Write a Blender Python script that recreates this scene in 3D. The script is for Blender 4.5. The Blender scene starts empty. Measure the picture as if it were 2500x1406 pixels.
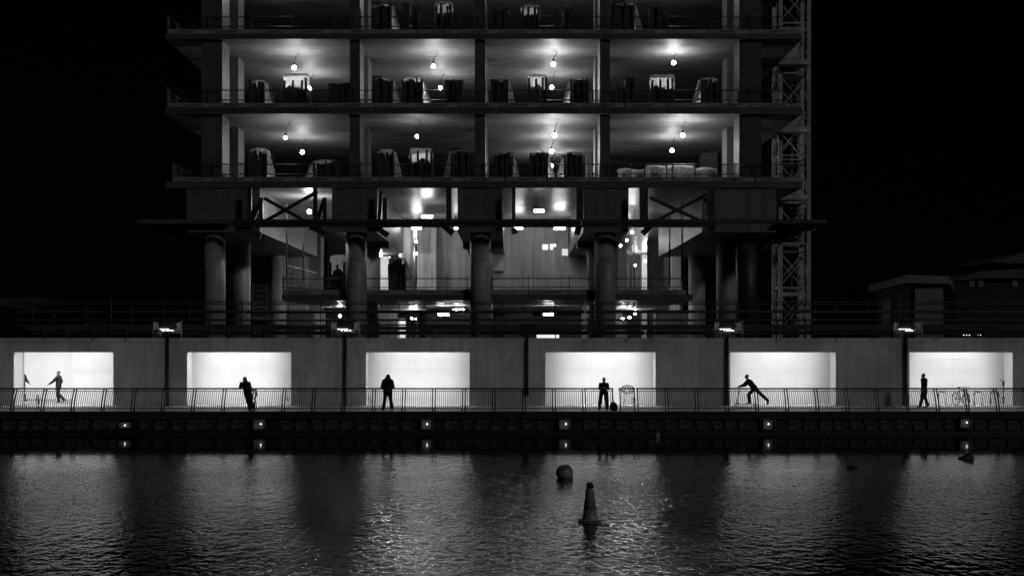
import bpy, math, random
from mathutils import Vector, Matrix, Euler
random.seed(11)
S = bpy.context.scene
C = S.collection
PI = math.pi
R = math.radians

# ------------------------------------------------------------------ camera, sky, sun, exposure
EYE = 3.48                                        # eye height above the promenade (z = 0)
cam_d = bpy.data.cameras.new('camera')
cam = bpy.data.objects.new('camera', cam_d); C.objects.link(cam)
cam.location = (0, -60, EYE); cam.rotation_euler = (R(90), 0, 0)
cam_d.sensor_width = 36; cam_d.lens = 43.2; cam_d.shift_y = 0.0508
cam_d.clip_start = 0.5; cam_d.clip_end = 2000
S.camera = cam

SUN_DIR = Vector((-0.50, 0.62, -0.34)).normalized()   # the city glow comes from behind the camera, to the right
W = bpy.data.worlds.new('World'); S.world = W; W.use_nodes = True
nt = W.node_tree; nt.nodes.clear()
sky = nt.nodes.new('ShaderNodeTexSky'); sky.sky_type = 'NISHITA'; sky.sun_disc = False
sky.sun_elevation = math.asin(-SUN_DIR.z); sky.sun_rotation = math.atan2(-SUN_DIR.x, -SUN_DIR.y)
bw = nt.nodes.new('ShaderNodeRGBToBW'); bg = nt.nodes.new('ShaderNodeBackground'); wo = nt.nodes.new('ShaderNodeOutputWorld')
nt.links.new(sky.outputs[0], bw.inputs[0]); nt.links.new(bw.outputs[0], bg.inputs['Color'])
bg.inputs['Strength'].default_value = 0.00010
nt.links.new(bg.outputs[0], wo.inputs[0])
sun_d = bpy.data.lights.new('sun', 'SUN'); sun_d.energy = 0.235; sun_d.angle = R(7); sun_d.color = (1, 1, 1)
sun = bpy.data.objects.new('sun', sun_d); C.objects.link(sun)
sun.rotation_euler = SUN_DIR.to_track_quat('-Z', 'Y').to_euler(); sun.location = (20, -40, 30)
S.view_settings.view_transform = 'Standard'; S.view_settings.look = 'None'
S.view_settings.gamma = 1; S.view_settings.exposure = 0; S.view_settings.use_curve_mapping = False
S.render.engine = 'CYCLES'
S.cycles.use_denoising = True; S.cycles.max_bounces = 7; S.cycles.diffuse_bounces = 4; S.cycles.glossy_bounces = 4
S.cycles.transmission_bounces = 4; S.cycles.transparent_max_bounces = 8
S.cycles.sample_clamp_indirect = 2.0; S.cycles.use_light_tree = True
S.cycles.caustics_reflective = False; S.cycles.caustics_refractive = False

# ------------------------------------------------------------------ helpers
def P(px, py, d):                                 # a measured direction and a distance -> a place in the world
    return Vector(((px - 1250) * d / 3000.0, d - 60.0, EYE - (py - 830) * d / 3000.0))
def X(px, d): return (px - 1250) * d / 3000.0
def Z(py, d): return EYE - (py - 830) * d / 3000.0

class MB:
    def __init__(s): s.v = []; s.f = []
    def box(s, x0, x1, y0, y1, z0, z1):
        n = len(s.v)
        s.v += [(x0,y0,z0),(x1,y0,z0),(x1,y1,z0),(x0,y1,z0),(x0,y0,z1),(x1,y0,z1),(x1,y1,z1),(x0,y1,z1)]
        s.f += [(n,n+3,n+2,n+1),(n+4,n+5,n+6,n+7),(n,n+1,n+5,n+4),(n+1,n+2,n+6,n+5),(n+2,n+3,n+7,n+6),(n+3,n,n+4,n+7)]
        return s
    def hexa(s, p):                               # eight corners, bottom loop then top loop
        n = len(s.v); s.v += [tuple(q) for q in p]
        s.f += [(n,n+3,n+2,n+1),(n+4,n+5,n+6,n+7),(n,n+1,n+5,n+4),(n+1,n+2,n+6,n+5),(n+2,n+3,n+7,n+6),(n+3,n,n+4,n+7)]
        return s
    def tube(s, pts, r, n=6, r2=None, cap=True):
        pts = [Vector(p) for p in pts]; rings = []
        for i, p in enumerate(pts):
            a = pts[max(0, i-1)]; b = pts[min(len(pts)-1, i+1)]
            t = (b - a); t = t.normalized() if t.length > 1e-9 else Vector((0,0,1))
            u = t.cross(Vector((0,0,1)));  u = t.cross(Vector((0,1,0))) if u.length < 1e-3 else u
            u.normalize(); w = t.cross(u).normalized()
            rr = r if r2 is None else r + (r2 - r) * i / (len(pts)-1)
            k = len(s.v)
            for j in range(n):
                q = 2*PI*(j+.5)/n; s.v.append(tuple(p + u*(rr*math.cos(q)) + w*(rr*math.sin(q))))
            rings.append(k)
        for a, b in zip(rings, rings[1:]):
            for j in range(n): s.f.append((a+j, a+(j+1)%n, b+(j+1)%n, b+j))
        if cap:
            s.f.append(tuple(rings[0]+j for j in range(n))[::-1]); s.f.append(tuple(rings[-1]+j for j in range(n)))
        return s
    def ball(s, c, rx, ry=None, rz=None, nu=12, nv=8, rot=None):
        ry = rx if ry is None else ry; rz = rx if rz is None else rz
        n = len(s.v); c = Vector(c)
        for i in range(nv+1):
            t = PI*i/nv
            for j in range(nu):
                p = 2*PI*j/nu; q = Vector((rx*math.sin(t)*math.cos(p), ry*math.sin(t)*math.sin(p), rz*math.cos(t)))
                if rot is not None: q = rot @ q
                s.v.append(tuple(c+q))
        for i in range(nv):
            for j in range(nu): s.f.append((n+i*nu+j, n+(i+1)*nu+j, n+(i+1)*nu+(j+1)%nu, n+i*nu+(j+1)%nu))
        return s
    def lathe(s, prof, c=(0,0,0), n=20):
        k = len(s.v); c = Vector(c)
        for r, z in prof:
            for j in range(n): s.v.append((c.x+r*math.cos(2*PI*j/n), c.y+r*math.sin(2*PI*j/n), c.z+z))
        for i in range(len(prof)-1):
            for j in range(n): s.f.append((k+i*n+j, k+i*n+(j+1)%n, k+(i+1)*n+(j+1)%n, k+(i+1)*n+j))
        s.f.append(tuple(k+j for j in range(n))[::-1]); s.f.append(tuple(k+(len(prof)-1)*n+j for j in range(n)))
        return s
    def torus(s, c, Rr, r, ax='y', n=24, m=6, sx=1.0, rot=None):
        k = len(s.v); c = Vector(c)
        for i in range(n):
            a = 2*PI*i/n
            for j in range(m):
                b = 2*PI*j/m; q = Vector(((Rr+r*math.cos(b))*math.cos(a)*sx, r*math.sin(b), (Rr+r*math.cos(b))*math.sin(a)))
                if rot is not None: q = rot @ q
                s.v.append(tuple(c+q))
        for i in range(n):
            for j in range(m): s.f.append((k+i*m+j, k+((i+1)%n)*m+j, k+((i+1)%n)*m+(j+1)%m, k+i*m+(j+1)%m))
        return s
    def mesh(s, name, m, smooth=False):
        me = bpy.data.meshes.new(name); me.from_pydata(s.v, [], s.f); me.update()
        if m: me.materials.append(m)
        if smooth:
            for p in me.polygons: p.use_smooth = True
        return me
    def build(s, name, m, parent=None, smooth=False, loc=None):
        return put(name, s.mesh(name, m, smooth), parent, loc)

def put(name, me, parent=None, loc=None, rot=None):
    o = bpy.data.objects.new(name, me); C.objects.link(o)
    if parent: o.parent = parent
    if loc is not None: o.location = loc
    if rot is not None: o.rotation_euler = rot
    return o
def tag(o, label=None, cat=None, group=None, kind=None):
    if label: o['label'] = label
    if cat: o['category'] = cat
    if group: o['group'] = group
    if kind: o['kind'] = kind
    return o
def thing(name, label, cat, loc=(0,0,0), rz=0, group=None):
    o = bpy.data.objects.new(name, None); C.objects.link(o); o.location = loc; o.rotation_euler = (0,0,rz)
    o.empty_display_size = .2
    return tag(o, label, cat, group)
def copy_tree(o, parent=None):
    c = o.copy(); C.objects.link(c)
    if parent: c.parent = parent
    for ch in KIDS.get(o.name, ()): pass
    for ch in o.children: copy_tree(ch, c)
    return c
KIDS = {}
def struct(name, mb, m, smooth=False): return tag(mb.build(name, m, None, smooth), kind='structure')

# ------------------------------------------------------------------ materials (all neutral: the photograph is black and white)
def mat(name, base, rough=.7, metal=0., amt=.25, scale=3., stretch=(1,1,1), bump=0., bscale=None, spec=.5, detail=5., spots=0.):
    m = bpy.data.materials.new(name); m.use_nodes = True; n = m.node_tree; b = n.nodes['Principled BSDF']
    b.inputs['Roughness'].default_value = rough; b.inputs['Metallic'].default_value = metal
    b.inputs['Specular IOR Level'].default_value = spec
    b.inputs['Base Color'].default_value = (base, base, base, 1)
    tc = n.nodes.new('ShaderNodeTexCoord'); mp = n.nodes.new('ShaderNodeMapping'); mp.inputs['Scale'].default_value = stretch
    n.links.new(tc.outputs['Object'], mp.inputs[0])
    if amt > 0:
        no = n.nodes.new('ShaderNodeTexNoise'); no.inputs['Scale'].default_value = scale; no.inputs['Detail'].default_value = detail
        n.links.new(mp.outputs[0], no.inputs['Vector'])
        cr = n.nodes.new('ShaderNodeValToRGB'); lo = base*(1-amt); hi = base*(1+amt)
        cr.color_ramp.elements[0].position = .32; cr.color_ramp.elements[1].position = .68
        cr.color_ramp.elements[0].color = (lo,lo,lo,1); cr.color_ramp.elements[1].color = (hi,hi,hi,1)
        n.links.new(no.outputs['Fac'], cr.inputs[0]); out = cr.outputs[0]
        if spots > 0:
            n2 = n.nodes.new('ShaderNodeTexNoise'); n2.inputs['Scale'].default_value = scale*.23; n2.inputs['Detail'].default_value = 8
            n.links.new(tc.outputs['Object'], n2.inputs['Vector'])
            c2 = n.nodes.new('ShaderNodeValToRGB'); c2.color_ramp.elements[0].position = .36; c2.color_ramp.elements[1].position = .56
            v = 1-spots; c2.color_ramp.elements[0].color = (v,v,v,1); c2.color_ramp.elements[1].color = (1,1,1,1)
            n.links.new(n2.outputs['Fac'], c2.inputs[0])
            mx = n.nodes.new('ShaderNodeMixRGB'); mx.blend_type = 'MULTIPLY'; mx.inputs[0].default_value = 1
            n.links.new(out, mx.inputs[1]); n.links.new(c2.outputs[0], mx.inputs[2]); out = mx.outputs[0]
        n.links.new(out, b.inputs['Base Color'])
    if bump > 0:
        nb = n.nodes.new('ShaderNodeTexNoise'); nb.inputs['Scale'].default_value = bscale or scale*4; nb.inputs['Detail'].default_value = 4
        n.links.new(mp.outputs[0], nb.inputs['Vector'])
        bp = n.nodes.new('ShaderNodeBump'); bp.inputs['Strength'].default_value = bump; bp.inputs['Distance'].default_value = .03
        n.links.new(nb.outputs['Fac'], bp.inputs['Height']); n.links.new(bp.outputs[0], b.inputs['Normal'])
    return m
def emit(name, L):
    m = bpy.data.materials.new(name); m.use_nodes = True; n = m.node_tree; n.nodes.clear()
    e = n.nodes.new('ShaderNodeEmission'); e.inputs[0].default_value = (1,1,1,1); e.inputs[1].default_value = L
    o = n.nodes.new('ShaderNodeOutputMaterial'); n.links.new(e.outputs[0], o.inputs[0]); return m
def wrapmat(name, a, mixt):
    m = bpy.data.materials.new(name); m.use_nodes = True; n = m.node_tree; n.nodes.clear()
    d = n.nodes.new('ShaderNodeBsdfDiffuse'); d.inputs[0].default_value = (a,a,a,1)
    t = n.nodes.new('ShaderNodeBsdfTranslucent'); t.inputs[0].default_value = (.97,.97,.97,1)
    g = n.nodes.new('ShaderNodeBsdfGlossy'); g.inputs[0].default_value = (.8,.8,.8,1); g.inputs[1].default_value = .18
    m1 = n.nodes.new('ShaderNodeMixShader'); m1.inputs[0].default_value = mixt
    m2 = n.nodes.new('ShaderNodeMixShader'); m2.inputs[0].default_value = .06
    tc = n.nodes.new('ShaderNodeTexCoord'); no = n.nodes.new('ShaderNodeTexNoise'); no.inputs['Scale'].default_value = 9; no.inputs['Detail'].default_value = 6
    bp = n.nodes.new('ShaderNodeBump'); bp.inputs['Strength'].default_value = .7; bp.inputs['Distance'].default_value = .06
    n.links.new(tc.outputs['Object'], no.inputs['Vector']); n.links.new(no.outputs['Fac'], bp.inputs['Height'])
    for q in (d, t, g): n.links.new(bp.outputs[0], q.inputs['Normal'])
    n.links.new(d.outputs[0], m1.inputs[1]); n.links.new(t.outputs[0], m1.inputs[2])
    n.links.new(m1.outputs[0], m2.inputs[1]); n.links.new(g.outputs[0], m2.inputs[2])
    o = n.nodes.new('ShaderNodeOutputMaterial'); n.links.new(m2.outputs[0], o.inputs[0]); return m

M = dict(
    concrete = mat('raw_concrete', .075, .62, amt=.22, scale=1.3, bump=.12, bscale=18, spots=.3),
    column = mat('column_concrete', .085, .55, amt=.16, scale=2.0, stretch=(1,1,.35), bump=.08, bscale=20, spots=.25),
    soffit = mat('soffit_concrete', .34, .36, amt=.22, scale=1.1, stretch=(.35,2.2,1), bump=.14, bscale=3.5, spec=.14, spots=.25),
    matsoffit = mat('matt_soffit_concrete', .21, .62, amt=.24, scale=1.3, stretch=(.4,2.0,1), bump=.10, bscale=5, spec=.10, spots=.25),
    core = mat('board_marked_concrete', .55, .55, amt=.24, scale=2.2, stretch=(1.6,1.6,.09), bump=.10, bscale=9, spots=.22),
    round = mat('cast_column_concrete', .32, .5, amt=.16, scale=2.0, stretch=(1,1,.35), bump=.08, bscale=20, spots=.25),
    beam = mat('beam_concrete', .12, .5, amt=.2, scale=2.0, stretch=(1.4,1.4,.12), bump=.08, bscale=12, spots=.2),
    wall = mat('painted_render', .60, .8, amt=.13, scale=1.6, stretch=(2.2,1,.35), bump=.08, bscale=40, spots=.30),
    white = mat('white_wall_paint', .82, .75, amt=.05, scale=.8, stretch=(1,1,.6), bump=.03, bscale=30, spots=.10),
    joint = mat('joint_filler', .56, .8, amt=.2, scale=4),
    deck = mat('paving', .30, .7, amt=.2, scale=5, bump=.1, bscale=40),
    coping = mat('dark_coping_stone', .020, .8, amt=.3, scale=4, bump=.1),
    stone = mat('quay_stone', .07, .8, amt=.45, scale=4.5, bump=.3, bscale=14, spots=.5),
    weed = mat('wet_weed', .010, .6, amt=.5, scale=5, bump=.4),
    rail = mat('black_paint', .012, .45, amt=.3, scale=8),
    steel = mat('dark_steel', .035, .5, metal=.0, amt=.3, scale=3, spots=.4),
    galv = mat('galvanised_tube', .16, .42, metal=.5, amt=.25, scale=6),
    galvlit = mat('galvanised_lamplit_tone', .5, .45, metal=.2, amt=.25, scale=9),  # paler copy of galv, with the lamp light put into its colour
    darktube = mat('weathered_tube', .05, .5, metal=.2, amt=.3, scale=6),
    mast = mat('mast_paint', .40, .5, amt=.25, scale=3, spots=.4),
    board = mat('timber_board', .26, .7, amt=.25, scale=3, stretch=(.3,1,2), spots=.3),
    darkboard = mat('dirty_boards', .035, .8, amt=.4, scale=2, stretch=(.3,1,2)),
    print = mat('black_print', .02, .7, amt=0),
    pack = mat('stacked_packs', .045, .8, amt=.4, scale=3, stretch=(1,1,.6), bump=.2),
    pallet = mat('pallet_wood', .12, .8, amt=.3, scale=5),
    wrap = wrapmat('plastic_wrap', .95, .86), wrapdim = wrapmat('dusty_plastic', .5, .5),
    skin = mat('skin', .22, .5, amt=.1, scale=20), cloth = mat('dark_cloth', .010, .9, amt=.3, scale=12, bump=.3, bscale=30),
    denim = mat('dark_denim', .012, .9, amt=.3, scale=14), hairgrey = mat('grey_hair', .30, .6, amt=.3, scale=30, bump=.4),
    hair = mat('dark_hair', .012, .5, amt=.3, scale=30), rubber = mat('black_rubber', .012, .6, amt=.2, scale=10),
    shoe = mat('shoe_leather', .015, .5, amt=.2, scale=10), shoelight = mat('pale_trainer', .3, .6, amt=.2, scale=10),
    buoy = mat('weathered_buoy', .27, .55, amt=.35, scale=4, spots=.5), buoydark = mat('dark_buoy', .018, .6, amt=.3, scale=6),
    net = mat('netting', .6, .9, amt=.35, scale=8, stretch=(1,1,.3), bump=.4), cord = mat('black_cord', .012, .6, amt=0),
    bldg = mat('pale_cladding', .12, .7, amt=.15, scale=1), dull = mat('dull_roofing', .06, .8, amt=.3, scale=.7, stretch=(.3,1,1)),
    dark = mat('dark_cladding', .008, .8, amt=.2, scale=2), earth = mat('site_ground', .06, .9, amt=.4, scale=.6, bump=.3),
    bulb = emit('bulb_glow', 500), bulb2 = emit('far_bulb_glow', 300), tube = emit('tube_glow', 84), tubelow = emit('low_tube_glow', 25),
    niche = emit('niche_strip_glow', 2.5), head = emit('lamp_head_glow', 6), quaybulb = emit('quay_bulb_glow', 4.5),
    opening = emit('lit_opening_glow', 1.05), opening2 = emit('lit_opening_dim_glow', .72), beyond = emit('lit_room_glow', .9), star = emit('spark_glow', 1.6),
)

# ------------------------------------------------------------------ water, quay, promenade, ground
def water_material():
    m = bpy.data.materials.new('dock_water'); m.use_nodes = True; n = m.node_tree; b = n.nodes['Principled BSDF']
    b.inputs['Base Color'].default_value = (.002,.002,.002,1); b.inputs['Roughness'].default_value = .06
    b.inputs['IOR'].default_value = 1.33; b.inputs['Specular IOR Level'].default_value = .24
    tc = n.nodes.new('ShaderNodeTexCoord'); mp = n.nodes.new('ShaderNodeMapping'); mp.inputs['Scale'].default_value = (13, 6.5, 1)
    no = n.nodes.new('ShaderNodeTexNoise'); no.inputs['Scale'].default_value = 1; no.inputs['Detail'].default_value = 2.5
    sx = n.nodes.new('ShaderNodeSeparateXYZ'); mr = n.nodes.new('ShaderNodeMapRange')
    mr.inputs['From Min'].default_value = -10.5; mr.inputs['From Max'].default_value = -18; mr.inputs['To Min'].default_value = .03; mr.inputs['To Max'].default_value = 1
    gu = n.nodes.new('ShaderNodeTexNoise'); gu.inputs['Scale'].default_value = .09; gm = n.nodes.new('ShaderNodeMapRange')
    gm.inputs['From Min'].default_value = .35; gm.inputs['From Max'].default_value = .6; gm.inputs['To Min'].default_value = .45; gm.inputs['To Max'].default_value = 1.15
    mu = n.nodes.new('ShaderNodeMath'); mu.operation = 'MULTIPLY'
    bp = n.nodes.new('ShaderNodeBump'); bp.inputs['Distance'].default_value = .019
    n.links.new(tc.outputs['Object'], mp.inputs[0]); n.links.new(mp.outputs[0], no.inputs['Vector']); n.links.new(tc.outputs['Object'], sx.inputs[0])
    n.links.new(tc.outputs['Object'], gu.inputs['Vector']); n.links.new(gu.outputs['Fac'], gm.inputs['Value'])
    n.links.new(sx.outputs['Y'], mr.inputs['Value']); n.links.new(mr.outputs[0], mu.inputs[0]); n.links.new(gm.outputs[0], mu.inputs[1])
    n.links.new(mu.outputs[0], bp.inputs['Strength'])
    n.links.new(no.outputs['Fac'], bp.inputs['Height']); n.links.new(bp.outputs[0], b.inputs['Normal'])
    return m
def build_water():
    # real ripples: a grid whose cells grow with distance from the near bank, calmer in the lee of the quay
    from mathutils import noise
    ys = []; y = -42.0
    while y < -.2:
        ys.append(y); y += .04 + .0015*(y+42)
    ys.append(.05)
    nx = 880; v = []; f = []
    for y in ys:
        hw = 11.5 + (y+42)*.42
        for i in range(nx+1):
            x = -hw + 2*hw*i/nx
            lee = min(1., max(0., (-y-9.5)/8.)) ; lee = lee*lee*(3-2*lee)
            gust = .78 + .5*noise.noise((x*.05+3, y*.07, 4.2))
            a = (.035 + .965*lee)*max(.15, gust)
            h = .004*noise.noise((x*.6+y*.2, y*.5, 1.1)) + .009*noise.noise((x*3.3-y*.6, y*2.3, 7.7)) + .011*noise.noise((x*6.6+y*.8, y*4.4, 2.3))
            v.append((x, y, -1.11 + h*a))
    for j in range(len(ys)-1):
        for i in range(nx):
            k = j*(nx+1)+i; f.append((k, k+1, k+nx+2, k+nx+1))
    me = bpy.data.meshes.new('water'); me.from_pydata(v, [], f); me.update(); me.materials.append(water_material())
    me.polygons.foreach_set('use_smooth', [True]*len(me.polygons))
    tag(put('water', me), kind='structure')
build_water()
wm = bpy.data.materials['dock_water']
struct('water_beyond', MB().hexa([(-90,-75,-2),(90,-75,-2),(90,-.1,-2),(-90,-.1,-2),(-90,-75,-1.22),(90,-75,-1.22),(90,-.1,-1.22),(-90,-.1,-1.22)]), wm)

struct('promenade', MB().box(-45,45,0.35,13.2,-.5,0), M['deck'])
ground = struct('ground', MB().box(-900,900,13.25,1200,2.4,3.36), M['earth'])

def quay():
    t = thing('quay_wall', 'low dark stone quay wall rising from the water below the railing', 'quay wall', (0,0,-1.5))
    def lo(mb): mb.v = [(a,b,c+1.5) for a,b,c in mb.v]; return mb
    x = -31.0
    while x < 31:
        w = 2.2+random.uniform(-.05,.05)
        lo(MB().box(x, x+w-.012, -.17+random.uniform(-.012,.012), .345, -.36, -.004+random.uniform(-.006,.0))).build('coping_stone', M['coping'], t); x += w
    lo(MB().box(-45,45, .02,.345, -3.0,-.362)).build('backing', M['weed'], t)
    lo(MB().box(-45,45, -.06,.018, -3.0,-.97)).build('footing', M['weed'], t)
    shapes = []
    for k in range(5):
        w = .20+.025*k
        for z0, z1 in ((-.60,-.42), (-.90,-.65)):
            mb = MB(); j = lambda: random.uniform(-.02,.02)
            mb.hexa([(-w+j(),-.07+j(),z0+j()),(w+j(),-.07+j(),z0+j()),(w,.018,z0),(-w,.018,z0),(-w+j(),-.07+j(),z1+j()),(w+j(),-.07+j(),z1+j()),(w,.018,z1),(-w,.018,z1)])
            shapes.append(mb.mesh('stone', M['stone']))
    lamps = [X(p,60) for p in (308,635,1044,1379,1876,2355)]
    i = 0; x = -25.3
    while x < 25.5:
        if min(abs(x-l) for l in lamps) > .58:
            k = random.randrange(5)
            for q in (0,1): put('stone', shapes[2*k+q], t, (x+random.uniform(-.05,.05), random.uniform(-.01,.01), 1.5+random.uniform(-.025,.025)), (0,R(random.uniform(-2,2)),0))
        x += random.uniform(.68,.81)
quay()
QL = ['lowest quayside lamp, a bare bulb at the far left with no plate lit above it', 'quayside lamp whose plate is lit along its left edge, under the leaning woman',
      'quayside lamp in a rounded pale plate, under and right of the hooded man', 'quayside lamp with a bright lower edge, above the round buoy',
      'dim quayside lamp lit on its right edge, under the scooter rider', 'quayside lamp with lit right edge, under the parked bicycle']
def quay_lamps():
    for i, (px, py) in enumerate(((308,1037),(635,1034),(1044,1034),(1379,1034),(1876,1034),(2355,1030))):
        t = thing('quay_lamp', QL[i], 'quay lamp', (X(px,60), -.10, Z(py,60)), 0, 'small lamps along the quay wall')
        w = .27; h = .25 if i else .12
        MB().box(-w,w,-.01,.02,-h,h).build('back_plate', M['board'], t)
        e = MB().box(-w-.03,-w-.004,-.16,.02,-h,h).box(w+.004,w+.03,-.16,.02,-h,h).box(-w-.03,w+.03,-.16,.02,-h-.03,-h-.004)
        if i: e.box(-w-.03,w+.03,-.16,.02,h+.004,h+.03)
        e.build('surround', M['galv'], t)
        s = (0,.12,-.02,.07,-.06,.06)[i]*.6
        MB().ball((s,-.10,0),.031,nu=10,nv=6).build('bulb', M['quaybulb'], t, True)
        MB().tube([(s,-.055,0),(s,-.012,0)],.03,8).build('lamp_holder', M['steel'], t)
quay_lamps()

# ------------------------------------------------------------------ quayside wall with six lit niches
NICHES = [(33,277),(456,711),(893,1147),(1331,1601),(1782,2041),(2220,2473)]
def quayside_wall():
    D = 65.3; F = 5.3; TOPZ = 3.59; LZ = 2.83; B = 6.5
    t = thing('promenade_wall', 'long pale rendered wall with six brightly lit white recesses along the promenade', 'wall', (0,F,0))
    def bx(a,b,c,d,e,f): return MB().box(a,b,c-F,d-F,e,f)
    xs = [(X(a,D), X(b,D)) for a,b in NICHES]
    edges = [-40] + [q for a in xs for q in a] + [40]
    for i in range(0, len(edges), 2):
        a, b = edges[i], edges[i+1]
        if b-a > 20:                               # the ends run on out of the picture
            bx(a,b,F,B+.25,0,3.36).build('pier', M['wall'], t)
        else:
            bx(a+.003,b-.003,F,B+.25,0,3.36).build('pier', M['wall'], t)
            c = a + (b-a)*(.42 if i % 4 else .6)
            bx(c-.006,c+.006,F-.002,F+.01,0,3.36).build('joint', M['coping'], t)
    for a, b in xs:
        bx(a,b,F+.006,F+.22,LZ,3.36).build('lintel', M['wall'], t)
        bx(a,b,F+.224,B+.25,3.22,3.36).build('recess_ceiling', M['white'], t)
    x = -38
    while x < 38:
        bx(x,x+3.99,F-.045,B+.25,3.364,TOPZ).build('coping', M['wall'], t); x += 4
    for i, (a, b) in enumerate(xs):
        if i == 0:
            c = X(178, 66.5)
            bx(c,b,B,B+.25,0,3.218).build('back_wall', M['white'], t)
            bx(-33,c+.0,12.5,12.7,0,3.218).build('passage_wall', M['white'], t)
            bx(c+.002,c+.3,B+.252,12.498,0,3.218).build('passage_side', M['white'], t)
            bx(-33,c,B+.254,12.7,3.22,3.36).build('passage_ceiling', M['white'], t)
            bx(-33.2,-33.002,B+.254,12.7,0,3.36).build('passage_end', M['white'], t)
            bx(-31,-25,8.2,8.5,3.12,3.215).build('strip_light', M['niche'], t)
        else:
            bx(a,b,B,B+.25,0,3.218).build('back_wall', M['white'], t)
        # white reveals on the pier ends
        bx(a,a+.012,F+.012,B-.002,0,3.217).build('reveal', M['white'], t)
        bx(b-.012,b,F+.012,B-.002,0,3.217).build('reveal', M['white'], t)
        cx = (a+b)/2 + (-.9,-.8,.0,.15,-.1,-.1)[i]
        bx(cx-1.25,cx+1.25,F+.26,F+.42,3.10,3.20).build('strip_light', M['niche'], t)
        for aim, spread, wat, ln in ((-84, 60, 44, 5.3), (-80, 90, 19, 5.2), (-68, 170, 38, 5.2)):
            ld = bpy.data.lights.new('recess_light', 'AREA'); ld.shape = 'RECTANGLE'; ld.size = min(ln, b-a-.3)*.86; ld.size_y = .10; ld.energy = wat*(b-a)/5.5*(1.08,1.06,.98,.98,.86,.86)[i]; ld.spread = R(spread)
            lo = put('recess_light', ld, t, ((a+b)/2+(.1,-.2,.1,.15,-.1,-.1)[i], .33, 3.04)); lo.rotation_euler = (R(90+aim), 0, 0)
        ld = bpy.data.lights.new('recess_light', 'AREA'); ld.shape = 'RECTANGLE'; ld.size = b-a-1.0; ld.size_y = .12; ld.energy = 30*(b-a)/5.5; ld.spread = R(120)
        lo = put('recess_light', ld, t, ((a+b)/2, .78, 3.08)); lo.rotation_euler = (R(-48), 0, 0)
    for k, (px_, y_) in enumerate(((-28.6,7.2),(-25.6,7.2))):
        ld = bpy.data.lights.new('recess_light', 'AREA'); ld.shape = 'RECTANGLE'; ld.size = 2.8; ld.size_y = .2; ld.energy = 96; ld.spread = R(130)
        lo = put('recess_light', ld, t, (px_, y_-F, 3.05)); lo.rotation_euler = (R(90-38), 0, 0)
    for px, z0, z1, w_ in ((1443,.0,2.83,.010),(2325,.0,2.83,.012),(2378,.0,1.1,.012),(1107,1.2,2.3,.008),(600,0,2.83,.006),(1900,0,2.83,.008),(230,0,2.83,.008)):
        x = X(px,66.5); MB().box(x-w_/2,x+w_/2,B-F-.003,B-F-.0005,z0,z1).build('panel_joint', M['joint'], t)
    for px, w2, zz in ((1360,1.1,1.17),(2360,2.2,2.45),(1080,1.6,2.4),(1010,3.0,.30),(620,3.4,.30)):
        x = X(px,66.5); MB().box(x-w2/2,x+w2/2,B-F-.003,B-F-.0005,zz-.004,zz+.004).build('panel_joint', M['joint'], t)
    rr = random.Random(8)
    for px in (905,1548,700):
        x = X(px,66.5); pts = [(x+rr.uniform(-.15,.15), B-F-.004, rr.uniform(.05,.42)) for _ in range(9)]
        MB().tube(pts,.014,4).build('scribble', M['print'], t)
    # graffiti
    fc = bpy.data.curves.new('graffiti', 'FONT'); fc.body = 'WINKS'; fc.size = .22; fc.shear = .25; fc.extrude = .001; fc.offset = -.006
    g = text_mesh(fc, M['print'])
    o = put('graffiti', g, t, (X(866,D), -.006, Z(945,D)), (R(90), R(-7), 0))
    MB().box(0,.52,-.004,-.001,-.07,-.05).build('underline', M['print'], o)
    o.children[0].rotation_euler = (R(-90),0,0)
    return t
def text_mesh(fc, m):
    o = bpy.data.objects.new('tmp', fc); C.objects.link(o)
    dg = bpy.context.evaluated_depsgraph_get(); me = bpy.data.meshes.new_from_object(o.evaluated_get(dg))
    bpy.data.objects.remove(o); me.materials.clear(); me.materials.append(m); return me
quayside_wall()

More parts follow.
